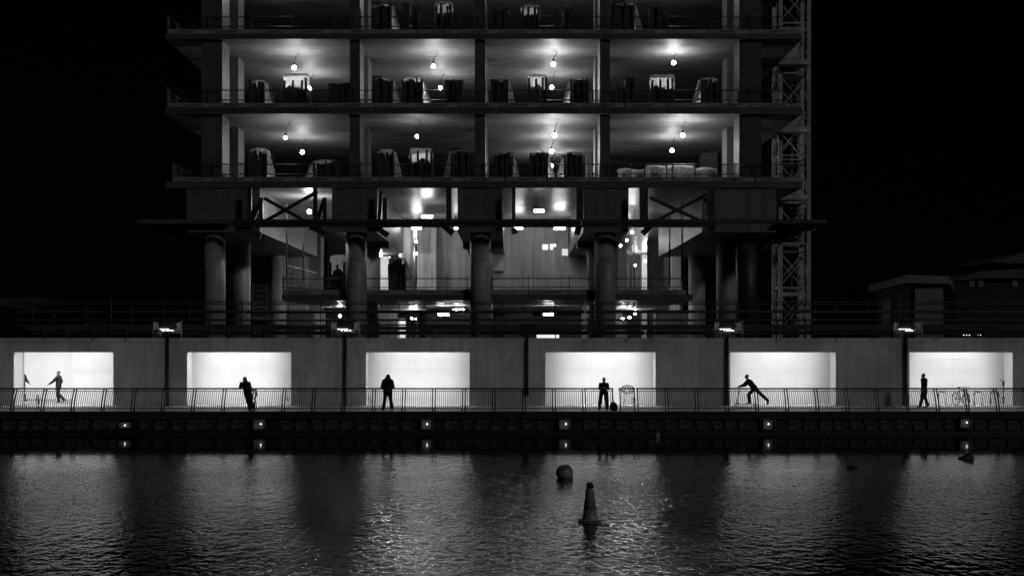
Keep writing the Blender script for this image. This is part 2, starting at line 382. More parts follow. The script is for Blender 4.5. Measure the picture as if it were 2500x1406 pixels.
# ------------------------------------------------------------------ promenade railing
def bend(z):                                       # the railing leans back towards the path as it rises
    q = min(1, max(0, z/1.05)); return .45*q**1.7
def railing():
    pitch = 73.5*60.2/3000
    BAR = MB(); BAR.tube([(0,bend(z),z) for z in (.13,.40,.65,.84,.97)], .0165, 4)
    bar = BAR.mesh('bar', M['rail'])
    po = MB()
    zz = (0,.3,.55,.8,1.07)
    for a, b in zip(zz, zz[1:]):
        ya, yb = bend(a), bend(b)
        po.hexa([(-.03,ya-.03,a),(.03,ya-.03,a),(.03,ya+.03,a),(-.03,ya+.03,a),(-.03,yb-.03,b),(.03,yb-.03,b),(.03,yb+.03,b),(-.03,yb+.03,b)])
    post = po.mesh('post', M['rail'])
    stub = MB().tube([(0,bend(.97),.98),(0,bend(1.05),1.06)],.012,4).mesh('spacer', M['rail'])
    def rails(L):
        y2 = bend(.97)
        return [MB().tube([(0,.45,1.085),(L,.45,1.085)],.042,8).mesh('handrail', M['rail'], True),
                MB().box(0,L,y2-.02,y2+.02,.955,.99).mesh('second_rail', M['rail']),
                MB().box(0,L,bend(.13)-.02,bend(.13)+.02,.105,.145).mesh('bottom_rail', M['rail'])]
    full = rails(pitch-.012)
    def panel(t, x, L, hr, nb):
        p = bpy.data.objects.new('panel', None); C.objects.link(p); p.parent = t; p.location = (x,0,0); p.empty_display_size = .1
        for me in hr: put(me.name.split('.')[0], me, p)
        for q in (.06, L-.06): put('post', post, p, (q,0,0))
        for k in range(nb): put('bar', bar, p, (.06+(L-.12)*(k+1)/(nb+1),0,0))
        for k in (1,2): put('spacer', stub, p, (L*k/3,0,0))
    t = thing('promenade_railing', 'black promenade railing left of the gate, its bars bowed outwards', 'railing', (0,.2,0))
    x = X(1503,60.2)-.06; n = 0
    while x > -26.2:
        x -= pitch; panel(t, x, pitch-.012, full, 12); n += 1
    g = thing('railing_gate', 'short gate in the railing with the round landing net propped against it', 'gate', (X(1512,60.2),.2,0))
    L = 41*60.2/3000; panel(g, 0, L, rails(L), 8)
    t = thing('promenade_railing', 'black promenade railing right of the gate, running past the parked bicycle', 'railing', (0,.2,0))
    x = X(1555,60.2)
    while x < 25.6:
        panel(t, x, pitch-.012, full, 12); x += pitch
railing()

# ------------------------------------------------------------------ lamp posts and the downpipe post against the wall
LP = [('lamp post with lit head between the two leftmost recesses', 407, 1), ('lamp post with dark tilted hood beside the third recess', 842, 2),
      ('lamp post at the left edge of the scooter rider\'s recess', 1777, 3), ('lamp post at the left edge of the rightmost recess', 2215, 4)]
def lamp_posts():
    for lab, px, k in LP:
        t = thing('lamp_post', lab, 'lamp post', (X(px,65.0), 5.17, 0), 0, 'lamp posts against the promenade wall')
        MB().tube([(0,0,0),(0,0,.5),(0,0,3.72)],.085,10,.075).build('pole', M['rail'], t, True)
        MB().tube([(0,0,3.70),(-.28,.05,3.95)],.014,5).tube([(0,0,3.70),(.28,.05,3.95)],.014,5).build('bracket', M['galv'], t)
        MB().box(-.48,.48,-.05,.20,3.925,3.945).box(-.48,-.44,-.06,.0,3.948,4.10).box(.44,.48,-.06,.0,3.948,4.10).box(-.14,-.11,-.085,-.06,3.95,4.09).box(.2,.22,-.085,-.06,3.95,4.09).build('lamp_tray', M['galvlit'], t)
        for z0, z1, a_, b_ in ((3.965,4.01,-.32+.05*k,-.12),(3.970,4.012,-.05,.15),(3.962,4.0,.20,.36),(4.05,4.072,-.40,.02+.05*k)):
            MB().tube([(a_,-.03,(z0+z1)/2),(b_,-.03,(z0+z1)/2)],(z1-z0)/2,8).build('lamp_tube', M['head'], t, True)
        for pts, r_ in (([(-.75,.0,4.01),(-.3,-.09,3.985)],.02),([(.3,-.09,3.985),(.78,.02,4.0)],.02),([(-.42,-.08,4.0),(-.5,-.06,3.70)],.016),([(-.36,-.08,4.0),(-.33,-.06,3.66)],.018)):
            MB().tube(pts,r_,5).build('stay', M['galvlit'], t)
        s = .12
        MB().hexa([(-.46,.02,4.10),(.46,.02,4.10),(.46,.20,4.10),(-.46,.20,4.10),(-.46+s,-.02,4.47),(.30+s,-.02,4.47),(.30+s,.02,4.50),(-.46+s,.02,4.50)]).build('hood', M['dark'], t)
    t = thing('wall_post', 'unlit black post that stops short of the path, left of the fourth recess', 'post', (X(1287,65.0),5.17,.62))
    MB().tube([(0,0,0),(0,0,3.12)],.085,10,.08).build('pole', M['rail'], t, True)
    MB().box(-.11,.11,-.10,.10,-.06,.05).build('foot', M['rail'], t)
    MB().hexa([(-.42,-.05,3.14),(.42,-.05,3.14),(.42,.25,3.14),(-.42,.25,3.14),(-.42,-.05,3.72),(.42,-.05,3.72),(.42,.2,3.72),(-.42,.2,3.72)]).build('lamp_box', M['dark'], t)
lamp_posts()

# ------------------------------------------------------------------ scaffold edge protection on top of the wall
def scaffold():
    t = thing('scaffold_barrier', 'long dark scaffold barrier of tubes and boards along the top of the wall', 'scaffold', (0,7,3.6))
    d = 67.0
    def seg(name, py, r, m, a=-27, b=27, yo=0.):
        x = a
        while x < b:
            L = 6.2; dz = random.uniform(-.015,.015)
            MB().tube([(x,yo,Z(py,d)-3.6+dz),(x+L-.05,yo,Z(py,d)-3.6+random.uniform(-.02,.02))],r,6).build(name, m, t); x += L
    seg('ledger', 737, .030, M['darktube']); seg('ledger', 742, .030, M['darktube'], yo=.35)
    seg('ledger', 761, .085, M['darktube'], yo=.10); seg('ledger', 781, .055, M['darktube'], yo=.05); seg('ledger', 794, .045, M['darktube'])
    x = -26.5
    while x < 27:
        w = 3.05
        MB().box(x,x+w-.03,-.05+random.uniform(-.02,.02),.02,Z(806,d)-3.6,Z(796,d)-3.6+random.uniform(-.02,.03)).build('scaffold_board', M['darkboard'], t)
        MB().box(x+.3,x+w+.2,.06,.75,Z(817,d)-3.6,Z(807.5,d)-3.6).build('platform_board', M['dark'], t); x += w
    x = -26.2; k = 0
    while x < 27:
        z1 = Z(736,d)-3.6 if k % 3 else Z(732,d)-3.6
        MB().tube([(x,.2,-.22),(x,.2,z1)],.027,6).build('standard', M['darktube'], t); x += (1.15,1.75,1.38)[k % 3]; k += 1
    # bracket tubes that overhang the wall face and throw the slanting shadows on it
    for px in (110,165,230,310,560,620,905,1060,1140,1375,1442,1535,1596,1740,1835,1905,1990,2052,2140,2290):
        xx = X(px,65.1)
        MB().tube([(xx,-1.95,Z(829,65.1)-3.6),(xx,-1.95,Z(806,65.1)-3.6)],.026,6).tube([(xx,-1.95,Z(807,65.1)-3.6),(xx,-.06,Z(807,65.1)-3.6)],.026,6).build('bracket_tube', M['darktube'], t)
    # galvanised uprights and torn netting caught by the lamp heads
    for px, side in ((407,0),(842,1),(1777,0),(2215,2)):
        for q, top in ((-32,786),(36,782)):
            xx = X(px+q,65.9)
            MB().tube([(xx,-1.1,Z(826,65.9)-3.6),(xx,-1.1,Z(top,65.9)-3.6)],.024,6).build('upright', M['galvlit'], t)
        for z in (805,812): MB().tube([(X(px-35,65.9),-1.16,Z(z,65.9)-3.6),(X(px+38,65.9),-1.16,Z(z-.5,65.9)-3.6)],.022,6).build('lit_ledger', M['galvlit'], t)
        for a, b, sl in ((-30,-20,.6),(14,34,-.8)):
            mb = MB(); n = 7; rows = 4
            x0 = X(px+a,65.9); x1 = X(px+b,65.9)
            for r_ in range(rows+1):
                for i in range(n+1):
                    u = i/n; w_ = r_/rows
                    mb.v.append((x0+(x1-x0)*u - sl*.3*(1-w_)*(1-u), -1.03+.05*math.sin(u*14+r_), Z(806,65.9)-3.6 + w_*(.42+.05*math.sin(u*9))))
            for r_ in range(rows):
                for i in range(n): k = r_*(n+1)+i; mb.f.append((k,k+1,k+n+2,k+n+1))
            mb.build('netting', M['net'], t)
        for i in range(5):
            xx = X(px-28+i*4.5,65.9)
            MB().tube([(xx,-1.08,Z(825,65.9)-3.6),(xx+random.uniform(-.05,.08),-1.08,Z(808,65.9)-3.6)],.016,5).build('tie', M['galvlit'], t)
scaffold()
def rebar():
    RB = ['leftmost of all, above the first recess', 'above the right edge of the first recess', 'just right of the first lamp post', 'above the left end of the second recess', 'above the right part of the second recess',
          'above the right edge of the second recess', 'just left of the second lamp post', 'above the left end of the third recess', 'above the middle of the third recess', 'above the right part of the third recess',
          'beside the unlit wall post', 'above the right part of the fourth recess', 'above the right edge of the fourth recess', 'left of the third lamp post', 'above the right part of the fifth recess',
          'left of the fourth lamp post', 'above the left part of the last recess', 'rightmost of all, under the string of tiny lights']
    spots = [(50,60,2),(235,60,4),(475,62,8),(545,62,9),(645,62,9),(730,62,10),(790,62,8),(925,64,8),(990,64,9),(1075,64,5),(1290,64,6),(1520,64,8),(1570,64,9),(1660,66,5),(1950,66,4),(2125,66,5),(2290,66,4),(2425,66,6)]
    for i, (px, w, n) in enumerate(spots):
        t = MB(); d = 66.6
        for k in range(n):
            x = X(px+(k-n/2)*w/n*.8+random.uniform(-2,2), d); dx = random.uniform(-.10,.10); y = random.uniform(-.15,.15)
            t.tube([(x-X(px,d),y,0),(x-X(px,d)+dx*.4,y,.16),(x-X(px,d)+dx,y+.03,random.uniform(.26,.34))],.017,5)
        o = t.build('rebar_bundle', M['darktube'], None, loc=(X(px,d), d-60, 3.58))
        tag(o, 'thin starter bars on the wall top, '+RB[i], 'rebar', 'starter bars on the wall top')
rebar()

# ------------------------------------------------------------------ the concrete frame
CX = -1.83
LEV = {'A': (21.42, 21.10), 'B': (17.11, 16.72), 'C': (12.77, 12.38), 'T': (25.75, 25.40)}
COLX = (-17.65, -9.24, -1.87, 5.52, 13.93)
SE = (6.20, 5.84)
def frame():
    t = thing('concrete_frame', 'tall unfinished concrete building frame, floors open to the night', 'building', (0,12,3.36))
    def bx(a,b,c,d,e,f): return MB().box(a,b,c-12,d-12,e-3.36,f-3.36)
    L, Rr = -20.3, 17.0
    for k in 'TABC':
        top, bot = LEV[k]
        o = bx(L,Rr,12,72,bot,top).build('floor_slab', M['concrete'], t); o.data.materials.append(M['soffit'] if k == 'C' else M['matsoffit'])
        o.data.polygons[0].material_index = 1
        if k != 'T':                               # torn edge formwork: small lumps along the nosing
            pass
    bx(X(690,73.5),X(1690,73.5),13.2,60,SE[1],SE[0]).build('floor_slab', M['concrete'], t)
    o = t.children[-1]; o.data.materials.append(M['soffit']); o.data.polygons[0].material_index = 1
    # blade columns on the upper floors
    for k, (za, zb) in {'C': (12.77,16.72), 'B': (17.11,21.10), 'A': (21.42,25.40)}.items():
        for i, cx in enumerate(COLX):
            if i == 0: a, b = X(490,72.1), X(541,72.1)
            elif i == 4: a, b = X(1806,72.1), X(1860,72.1)
            else:
                p = {1:(853,878),2:(1159,1184.5),3:(1465,1490)}[i]; a, b = X(p[0],72.1), X(p[1],72.1)
            bx(a,b,12.25,14.1,za,zb).build('blade_column', M['steel'] if i == 4 else M['column'], t)  # rightmost front column takes a dark tone that stands in for shade
            bx(a,b,16.5,18.2,za,zb).build('blade_column', M['column'], t)
            bx(a+.1,b-.1,27,28.6,za,zb).build('blade_column', M['column'], t)
            bx(a+.1,b-.1,41,42.5,za,zb).build('blade_column', M['column'], t)
    # transfer beams running back, with round columns under them
    for i, cx in enumerate(COLX):
        w = 1.32
        a, b = cx-w, cx+w
        cm = M['steel'] if i == 4 else M['round']  # shade on the rightmost round column is put into its colour
        if i == 0: a, b = -19.1, -14.8
        if i == 4: a, b = 11.15, 15.5
        yb = 33.4 if i in (0,4) else 32.9
        o = bx(a,b,12.1,yb,9.80,12.377).build('transfer_beam', M['beam'], t)
        for y in (12.95, 20.0, 32.6) if i in (0,4) else (12.95, 20.0):
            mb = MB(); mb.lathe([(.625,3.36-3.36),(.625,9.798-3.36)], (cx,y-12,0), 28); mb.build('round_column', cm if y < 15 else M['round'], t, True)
        if i in (1,2,3): bx(cx-1.30,cx+1.30,19.2,20.8,9.42,9.797).build('drop_panel', M['steel'], t)
    # tie holes in the columns
    for i, cx in enumerate(COLX[:4]):
        for q in (-.25,.05,.22):
            s = math.sqrt(.625**2-q*q); MB().ball((cx+q,12.95-12-s,Z(633,72.3)-3.36),.045,.02,.045,8,5).build('tie_hole', M['print'], t)
    # core behind the middle bays
    d = 92.6; y = d-60
    bx(X(1020,d),X(1064,d),y-.9,y+9,SE[0],12.376).build('core_wall', M['core'], t)
    bx(X(1051,91),X(1064.5,91),y-1.25,y-.902,SE[0],12.375).build('pilaster', M['core'], t)
    bx(X(1064,d),X(1432,d),y,y+.3,SE[0],12.376).build('core_wall', M['core'], t)
    x = X(1068,d)
    while x < X(1425,d)-.1:                        # formwork panels of the core face, each proud by a little
        w = random.choice((.55,.8,1.1)); x2 = min(x+w, X(1430,d))
        bx(x+.004,x2-.004,y-.02-random.uniform(0,.03),y-.001,SE[0]+.01,12.36).build('formwork_panel', M['core'], t); x = x2
    for (a,b,c,e,m) in ((1324,1338,597,610,'opening'),(1343,1350,596,610,'opening'),(1350.4,1358,596,603,'opening'),(1372,1388,608,624,'opening2')):
        o = MB().box(X(a,d),X(b,d),y-12-.08,y-12-.055,Z(e,d)-3.36,Z(c,d)-3.36).build('lit_opening', M[m], t)
    bx(X(1205,d),X(1234,d),y-3.5,y-.08,Z(618,d-3),Z(588,d-3)).build('haunch', M['core'], t)
    bx(X(1205,d),X(1230,d),y-2.6,y-.08,Z(660,d-3),Z(618.5,d-3)).build('haunch', M['core'], t)
    bx(X(1398,d),X(1424,d),y-3.5,y-.08,Z(618,d-3),Z(588,d-3)).build('haunch', M['core'], t)
    # round column and walls of the lobby
    mb = MB(); mb.lathe([(.5,SE[0]-3.36),(.5,12.376-3.36)], (X(991,90),90-60-12-.0,0), 24); mb.build('round_column', M['core'], t, True)
    bx(X(929,93),X(954,93),32.95,34,SE[0],12.376).build('lobby_wall', M['white'], t)
    bx(X(1421,95),X(1434,95),34.6,35.6,SE[0],12.376).build('lobby_wall', M['white'], t)
    for (a,b,dd,m) in ((700,746,100,'core'),(751,783,106,'core'),(800,842,112,'concrete'),(1585,1621,110,'concrete'),(1640,1662,102,'core'),(1507,1530,116,'core'),(1567,1586,128,'white'),(960,996,118,'core'),(1004,1011,112,'core')):
        bx(X(a,dd),X(b,dd),dd-60,dd-60+1.8,3.36,12.374).build('blade_wall', M[m], t)
    bx(-22,18,69.5,70,3.36,12.37).build('rear_wall', M['concrete'], t)
    # low level under the lobby slab
    for (a,b,dd,m) in ((700,760,96,'column'),(895,915,90,'core'),(1040,1190,94,'concrete'),(905,970,104,'core'),(1000,1022,112,'core'),(1420,1434,90,'core'),(1600,1690,98,'concrete'),(770,790,102,'core'),(1230,1300,95,'concrete'),(1440,1520,100,'column')):
        bx(X(a,dd),X(b,dd),dd-60,dd-60+1.2,3.36,5.838).build('blade_wall', M[m], t)
    bx(X(972,100),X(990,100),40,40.06,3.36,5.2).build('lit_doorway', M['beyond'], t)
    bx(X(1310,88),X(1365,88),27.9,27.96,3.36,Z(812,88)).build('lit_doorway', M['beyond'], t)
    bx(X(1618,104),X(1645,104),44,44.06,3.36,4.5).build('lit_doorway', M['opening2'], t)
    # side protection decks at beam level
    for a, b in ((-21.8,-19.2),(15.6,18.3)):
        o = bx(a,b,11.4,30,10.28,10.46).build('protection_deck', M['concrete'], t)
        for yy in (14,17.5,21,24.5,28): bx(a,b,yy,yy+.25,10.05,10.277).build('deck_joist', M['steel'], t)
    bx(-19.19,-16.4,11.4,11.95,10.28,10.46).build('deck_edge', M['round'], t)
    # ragged anchors left along the slab edges
    for k in 'ABC':
        top, bot = LEV[k]; x = L+.6
        while x < Rr-.3:
            MB().box(x,x+random.uniform(.18,.4),-.05,-.002,bot+random.uniform(.12,.2)-3.36,bot+.26-3.36).build('edge_bracket', M['galv'], t); x += random.uniform(1.6,2.6)
    return t
FRAME = frame()

# ------------------------------------------------------------------ temporary steelwork across the front
def steelwork():
    t = thing('temporary_steelwork', 'black temporary steel beams, posts and crossed braces across the building front', 'steelwork', (0,10.6,10.0))
    d = 70.6
    def q(px,py): return Vector((X(px,d),0,Z(py,d)-10.0))
    def bar(name, a, b, w, yo=0., th=.12, m='steel'):
        a = q(*a); b = q(*b); u = (b-a).normalized(); s = Vector((u.z,0,-u.x))*w/2
        lo = [a-s,b-s,b+s,a+s]
        MB().hexa([(p.x,yo,p.z) for p in lo]+[(p.x,yo+th,p.z) for p in lo]).build(name, M[m], t)
    for x0, x1 in ((347,480),(480,566),(566,800),(800,1090),(1090,1250),(1250,1420),(1420,1570),(1570,1750),(1750,1985)):
        bar('beam', (x0,540.5),(x1-.8,540.5), .23, .0, .25, 'galv' if x0 < 560 else 'steel')
        if 556 < x0 < 1740: bar('lower_beam', (x0,550),(x1-.8,550), .20, .1, .25)
    P_ = lambda px, y0, y1, w: bar('post', (px,y0),(px,y1), w, .30, .22)
    for px, w in ((605.5,.26),(767,.22),(1095,.30),(1254,.20),(1416,.38),(1568,.22),(1579,.22),(1742,.24)): P_(px,457,534,w)
    for px, w in ((634,.22),(790,.22),(938,.26),(1731,.22)): P_(px,481,534,w)
    bar('inclined_strut',(634,481),(611,536),.20,.58,.2); bar('inclined_strut',(788,481),(770,536),.20,.58,.2); bar('inclined_strut',(928,462),(922,536),.18,.58,.2)
    bar('inclined_strut',(1568,462),(1579,536),.14,.58,.2); bar('inclined_strut',(1722,475),(1740,536),.16,.58,.2)
    bar('cross_brace',(638,480),(795,568),.20,.82,.14); bar('cross_brace',(640,535),(768,463),.20,1.0,.14)
    bar('cross_brace',(1590,478),(1742,548),.20,.82,.14); bar('cross_brace',(1582,548),(1740,466),.18,1.0,.14)
    for (a, b) in (((582,556),(634,574)),((755,552),(793,570)),((904,545),(946,574)),((1078,545),(1104,570)),((1255,556),(1257,570)),((1415,548),(1409,572)),((1592,548),(1570,570)),((1745,552),(1722,576))):
        bar('knee_bracket', a, b, .34, .28, .24)
steelwork()

# ------------------------------------------------------------------ guardrails on the slab edges
fc = bpy.data.curves.new('lettering', 'FONT'); fc.body = 'A KENBRIDGE'; fc.size = .19; fc.align_x = 'CENTER'; fc.extrude = .001; fc.offset = .004
LETTER = text_mesh(fc, M['print'])
def wire_panel(L):
    mb = MB(); n = int(L/.10)
    for i in range(n+1): mb.box(L*i/n-.003,L*i/n+.003,-.003,.003,0,1)
    for k in range(7): mb.box(0,L,-.0025,.0025,k/6-.003,k/6+.003)
    return mb.mesh('mesh_panel', M['darktube'])
WIRE = wire_panel(2.44)
def guard(lab, x0, x1, y, z, rail_z=(.43,1.0), board=.26, mesh=True, side=True, lit=True, name='guardrail'):
    t = thing(name, lab, 'guardrail', (x0,y,z), 0, 'guardrails on the open floor edges')
    L = x1-x0; x = 0; i = 0
    while x < L-.2:
        w = min(2.44, L-x)
        dz = random.uniform(-.015,.015)
        b = MB().box(.01,w-.01,-.02,.02,.0,board).build('toe_board', M['board'], t, loc=(x,dz*2,dz)); b.rotation_euler = (0,R(random.uniform(-.3,.3)),0)
        if w > 1.5 and i % 7 != 5:
            put('lettering', LETTER, b, (w*random.uniform(.36,.62),-.0225,.06), (R(90),0,0))
        if i % 2 or not mesh is True: pass
        if mesh and w > 2: 
            o = put('mesh_panel', WIRE, t, (x,.05,board)); o.scale = (1,1,.85)
        MB().tube([(0,0,-.28),(0,0,rail_z[1]+.16+random.uniform(-.03,.05))],.026,6).build('post', M['darktube'], t, loc=(x+.02,-.035,0))
        if i % 3 == 1: MB().tube([(0,0,-.1),(0,0,rail_z[1]+.08)],.022,6).build('post', M['darktube'], t, loc=(x+1.25,-.035,0))
        for rz in rail_z:
            MB().tube([(-.06,0,rz+random.uniform(-.02,.02)),(w*.5,0,rz-.01),(w+.06,0,rz+random.uniform(-.02,.02))],.029,6).build('rail', M['darktube'], t, loc=(x,-.01,0))
            MB().ball((0,0,rz),.05,nu=8,nv=5).build('coupler', M['darktube'], t, loc=(x+.02,-.03,0))
        x += 2.44; i += 1
    if side:
        for rz in rail_z: MB().tube([(0,0,rz),(0,9,rz)],.022,6).build('side_rail', M['galv'], t, loc=(.05,.05,0))
        for k in range(6): MB().tube([(0,0,0),(0,0,rail_z[1]+.1)],.024,6).build('side_post', M['galv'], t, loc=(.05,.1+k*1.7,0))
        for k in range(3):
            o = put('side_mesh', WIRE, t, (.1,.1+k*2.6,.05), (0,0,R(90)))
    return t
guard('guardrail along the topmost visible floor edge', -20.2, 16.9, 12.06, LEV['A'][0])
guard('guardrail below the row of paired bright bulbs and white-topped stacks', -20.2, 16.9, 12.06, LEV['B'][0])
guard('guardrail with clear lettered boards directly above the crossed steel braces', -19.9, 16.9, 12.06, LEV['C'][0])
guard('short guardrail in front of the tall lit lobby between the round columns', X(690,73.3), X(1676,73.3), 13.3, SE[0], (.42,.95), .28, side=False)
def lobby_mesh():
    t = thing('mesh_barrier', 'pale mesh barrier slanting back at the left end of the lobby floor', 'barrier', (X(692,73.5),13.6,SE[0]))
    for k in range(4):
        MB().tube([(0,0,0),(0,0,1.85)],.022,6).build('post', M['galv'], t, loc=(.12*k,k*2.5,0))
        o = put('mesh_panel', WIRE, t, (.12*k,k*2.5,0), (0,0,R(87))); o.scale = (1,1,1.8)
    for z in (1.05,1.8): MB().tube([(0,0,z),(.48,10,z)],.022,6).build('rail', M['galv'], t)
    t = thing('mesh_barrier', 'pale mesh barrier between the two leftmost round columns', 'barrier', (X(617,84),24,SE[0]-1.2))
    for k in range(2):
        MB().tube([(0,0,0),(0,0,2.4)],.022,6).build('post', M['galv'], t, loc=(.5*k,k*2.4,0))
        o = put('mesh_panel', WIRE, t, (.5*k,k*2.4,0), (0,0,R(78))); o.scale = (1,1,2.3)
lobby_mesh()

# ------------------------------------------------------------------ lamps inside the frame
def bulb_lamps():
    spec = [ # px, py, distance, material, label
     (718,166,75,'bulb','left bay of the upper lit floor, hanging bulb over the white-topped stack'), (755,217,81,'bulb','lower bulb in the upper lit floor\'s left bay, beside a stack'),
     (1058,163,75,'bulb','hanging bulb high in the second bay of the upper lit floor'), (1075,215,81,'bulb','lower bulb between two stacks in the second bay of the upper lit floor'),
     (1351,158,75,'bulb','hanging bulb high in the third bay of the upper lit floor'), (1347,214,81,'bulb','lower bulb next to a white-topped stack in the third bay, upper lit floor'),
     (1645,154,75,'bulb','hanging bulb high in the right bay of the upper lit floor'),
     (697,337,74,'bulb2','higher of two bulbs in the left bay above the crossed braces'), (738,372,80,'bulb','lower of two bulbs in the left bay above the crossed braces'),
     (1018,334,74,'bulb2','small bulb hanging over the stack with a triangular lit top'), (1354,331,74,'bulb','topmost of three bulbs in a column, middle of the lower lit floor'),
     (1347,370,80,'bulb','middle of three bulbs in a column, middle of the lower lit floor'), (1347,405,86.5,'bulb','lowest of three bulbs in a column, between two stacks'),
     (1667,331,74,'bulb','upper bulb over the long sheeted load'), (1641,368,80,'bulb','lower bulb right behind the long sheeted load'),
     (755,517,76,'bulb','bulb under the crossed braces at the left'),
     (1543,567,84,'bulb2','highest of three bulbs in the right part of the lobby'), (1530,587,97,'bulb2','middle of three bulbs in the right part of the lobby'), (1515,600,103,'bulb2','lowest of three bulbs in the right part of the lobby'),
     (1551,648,126,'bulb2','small far bulb beside a thin prop, right part of the lobby'), (1575,637,124,'bulb','bulb in front of the bright narrow wall, right part of the lobby'),
     (1015,590,106,'bulb2','upper bulb in the gap left of the core wall'), (1018,620,112,'bulb2','lower bulb in the gap left of the core wall'),
     (880,640,86,'bulb','bulb hidden behind the second column from the left, lighting the lobby walls'), (929,622,90,'bulb','bulb half hidden behind a column, lighting a wall white'), (1435,634,96.5,'bulb','bulb behind the fourth column, lighting a narrow wall'),
     (830,771,88,'bulb2','lone bulb low under the lobby floor at the left'), (1005,778,96,'star','small left lamp under the lobby floor'), (1015,781,98,'star','small right lamp under the lobby floor'),
     (1520,779,92,'bulb2','left lamp of three under the right end of the lobby floor'), (1537,775,94,'bulb2','middle lamp of three under the right end of the lobby floor'), (1550,766,98,'bulb2','right lamp of three under the right end of the lobby floor'),
     (690,-14,76,'bulb','bulb just above the picture on the topmost floor, left bay'),(1010,-14,76,'bulb','bulb just above the picture on the topmost floor, second bay'),
     (1330,-14,76,'bulb','bulb just above the picture on the topmost floor, third bay'),(1640,-14,76,'bulb','bulb just above the picture on the topmost floor, right bay')]
    hold = MB().lathe([(.07,.125),(.075,.15),(.05,.19),(.045,.30),(.02,.31)],(0,0,0),16).mesh('holder', M['steel'])
    gl = {m: MB().ball((0,0,0),.115 if m == 'bulb' else .095,nu=12,nv=8).mesh('bulb', M[m], True) for m in ('bulb','bulb2')}
    gl['star'] = MB().ball((0,0,0),.09,nu=10,nv=6).mesh('bulb', M['bulb2'], True)
    for px, py, d, m, lab in spec:
        if not lab: continue
        p = P(px,py,d)
        ceil = min((z for z in (LEV['T'][1],LEV['A'][1],LEV['B'][1],LEV['C'][1],SE[1]) if z > p.z+.15), default=p.z+1)
        t = thing('hanging_bulb', lab, 'lamp', p, 0, 'bare bulbs hanging in the building')
        put('bulb', gl[m], t); put('holder', hold, t)
        MB().tube([(0,0,.2),(.06,.1,(ceil-p.z)*.6),(.25,.4,ceil-p.z)],.014,5).build('cord', M['cord'], t)
bulb_lamps()
def tubes():
    spec = [(1043,529,79,26,'tube','fluorescent tube just above the steel beams in the second bay'), (1316,515,75,25,'tubelow','thin tube hanging from a looped cable in the middle of the frame'),
      (1017,557,88,22,'tube','tube just under the steel beams at the left end of the core wall'), (1117,557,88,14,'tube','short tube under the beams beside the middle round column'),
      (1267,557,88,18,'tube','tube under the steel beams right of the middle round column'), (1366,558,87,26,'tube','longer tube under the beams above the bright square openings'),
      (1083,768,86,26,'tube','lower left tube under the lobby floor near the middle'), (1120,757,84,27,'tube','upper tube with a dangling loop under the lobby floor'), (1339,767,84,24,'tube','single glowing tube under the lobby floor, right of the middle column'),
      (1405,557,87,10,'tube','short tube half hidden by the post at the right end of the core wall')]
    for px, py, d, w, m, lab in spec:
        p = P(px,py,d); L = w*d/3000
        ceil = LEV['C'][1] if p.z > 7 else SE[1]
        t = thing('tube_light', lab, 'lamp', p, 0, 'tube lights in the building')
        MB().tube([(-L/2,0,0),(L/2,0,0)],.078,10).build('tube', M[m], t, True)
        MB().box(-L/2,L/2,-.05,.05,.075,.13).build('batten', M['galv'], t)
        pts = [(-L*.3,0,.13),(-L*.3,0,max(.2,(ceil-p.z)*.4)),(-L*.3,0,ceil-p.z)]
        MB().tube(pts,.014,5).build('cable', M['cord'], t)
        if '1316' in str(px): MB().torus((-L*.3,0,.38),.17,.014,n=16,m=5).build('cable_loop', M['cord'], t)
        if px == 1120: MB().torus((L*.3,0,-.16),.11,.014,n=16,m=5).build('cable_loop', M['galv'], t)
tubes()
def props():
    for px, y0, y1, d, lab in ((1540,600,705,100,'thin prop left of a pair in the right part of the lobby'),(1548,595,705,101,'thin prop right of a pair in the right part of the lobby'),
        (1635,520,700,77,'dark prop near the bright wedge of wall on the right'),(1665,495,690,77,'tall dark prop at the right end of the lobby'),(700,497,682,77,'tall dark prop in front of the leftmost grey wall'),(741,540,688,79,'shorter dark prop right of the tall one at the left of the lobby')):
        p = P(px,y1,d); h = Z(y0,d)-p.z
        t = thing('steel_prop', lab, 'prop', p, 0, 'steel props standing in the lobby')
        MB().tube([(0,0,0),(0,0,h*.6)],.055,8).build('outer_tube', M['steel'], t); MB().tube([(0,0,h*.6),(0,0,h)],.042,8).build('inner_tube', M['galv'], t)
        MB().box(-.1,.1,-.1,.1,h,h+.02).build('head_plate', M['steel'], t)
props()

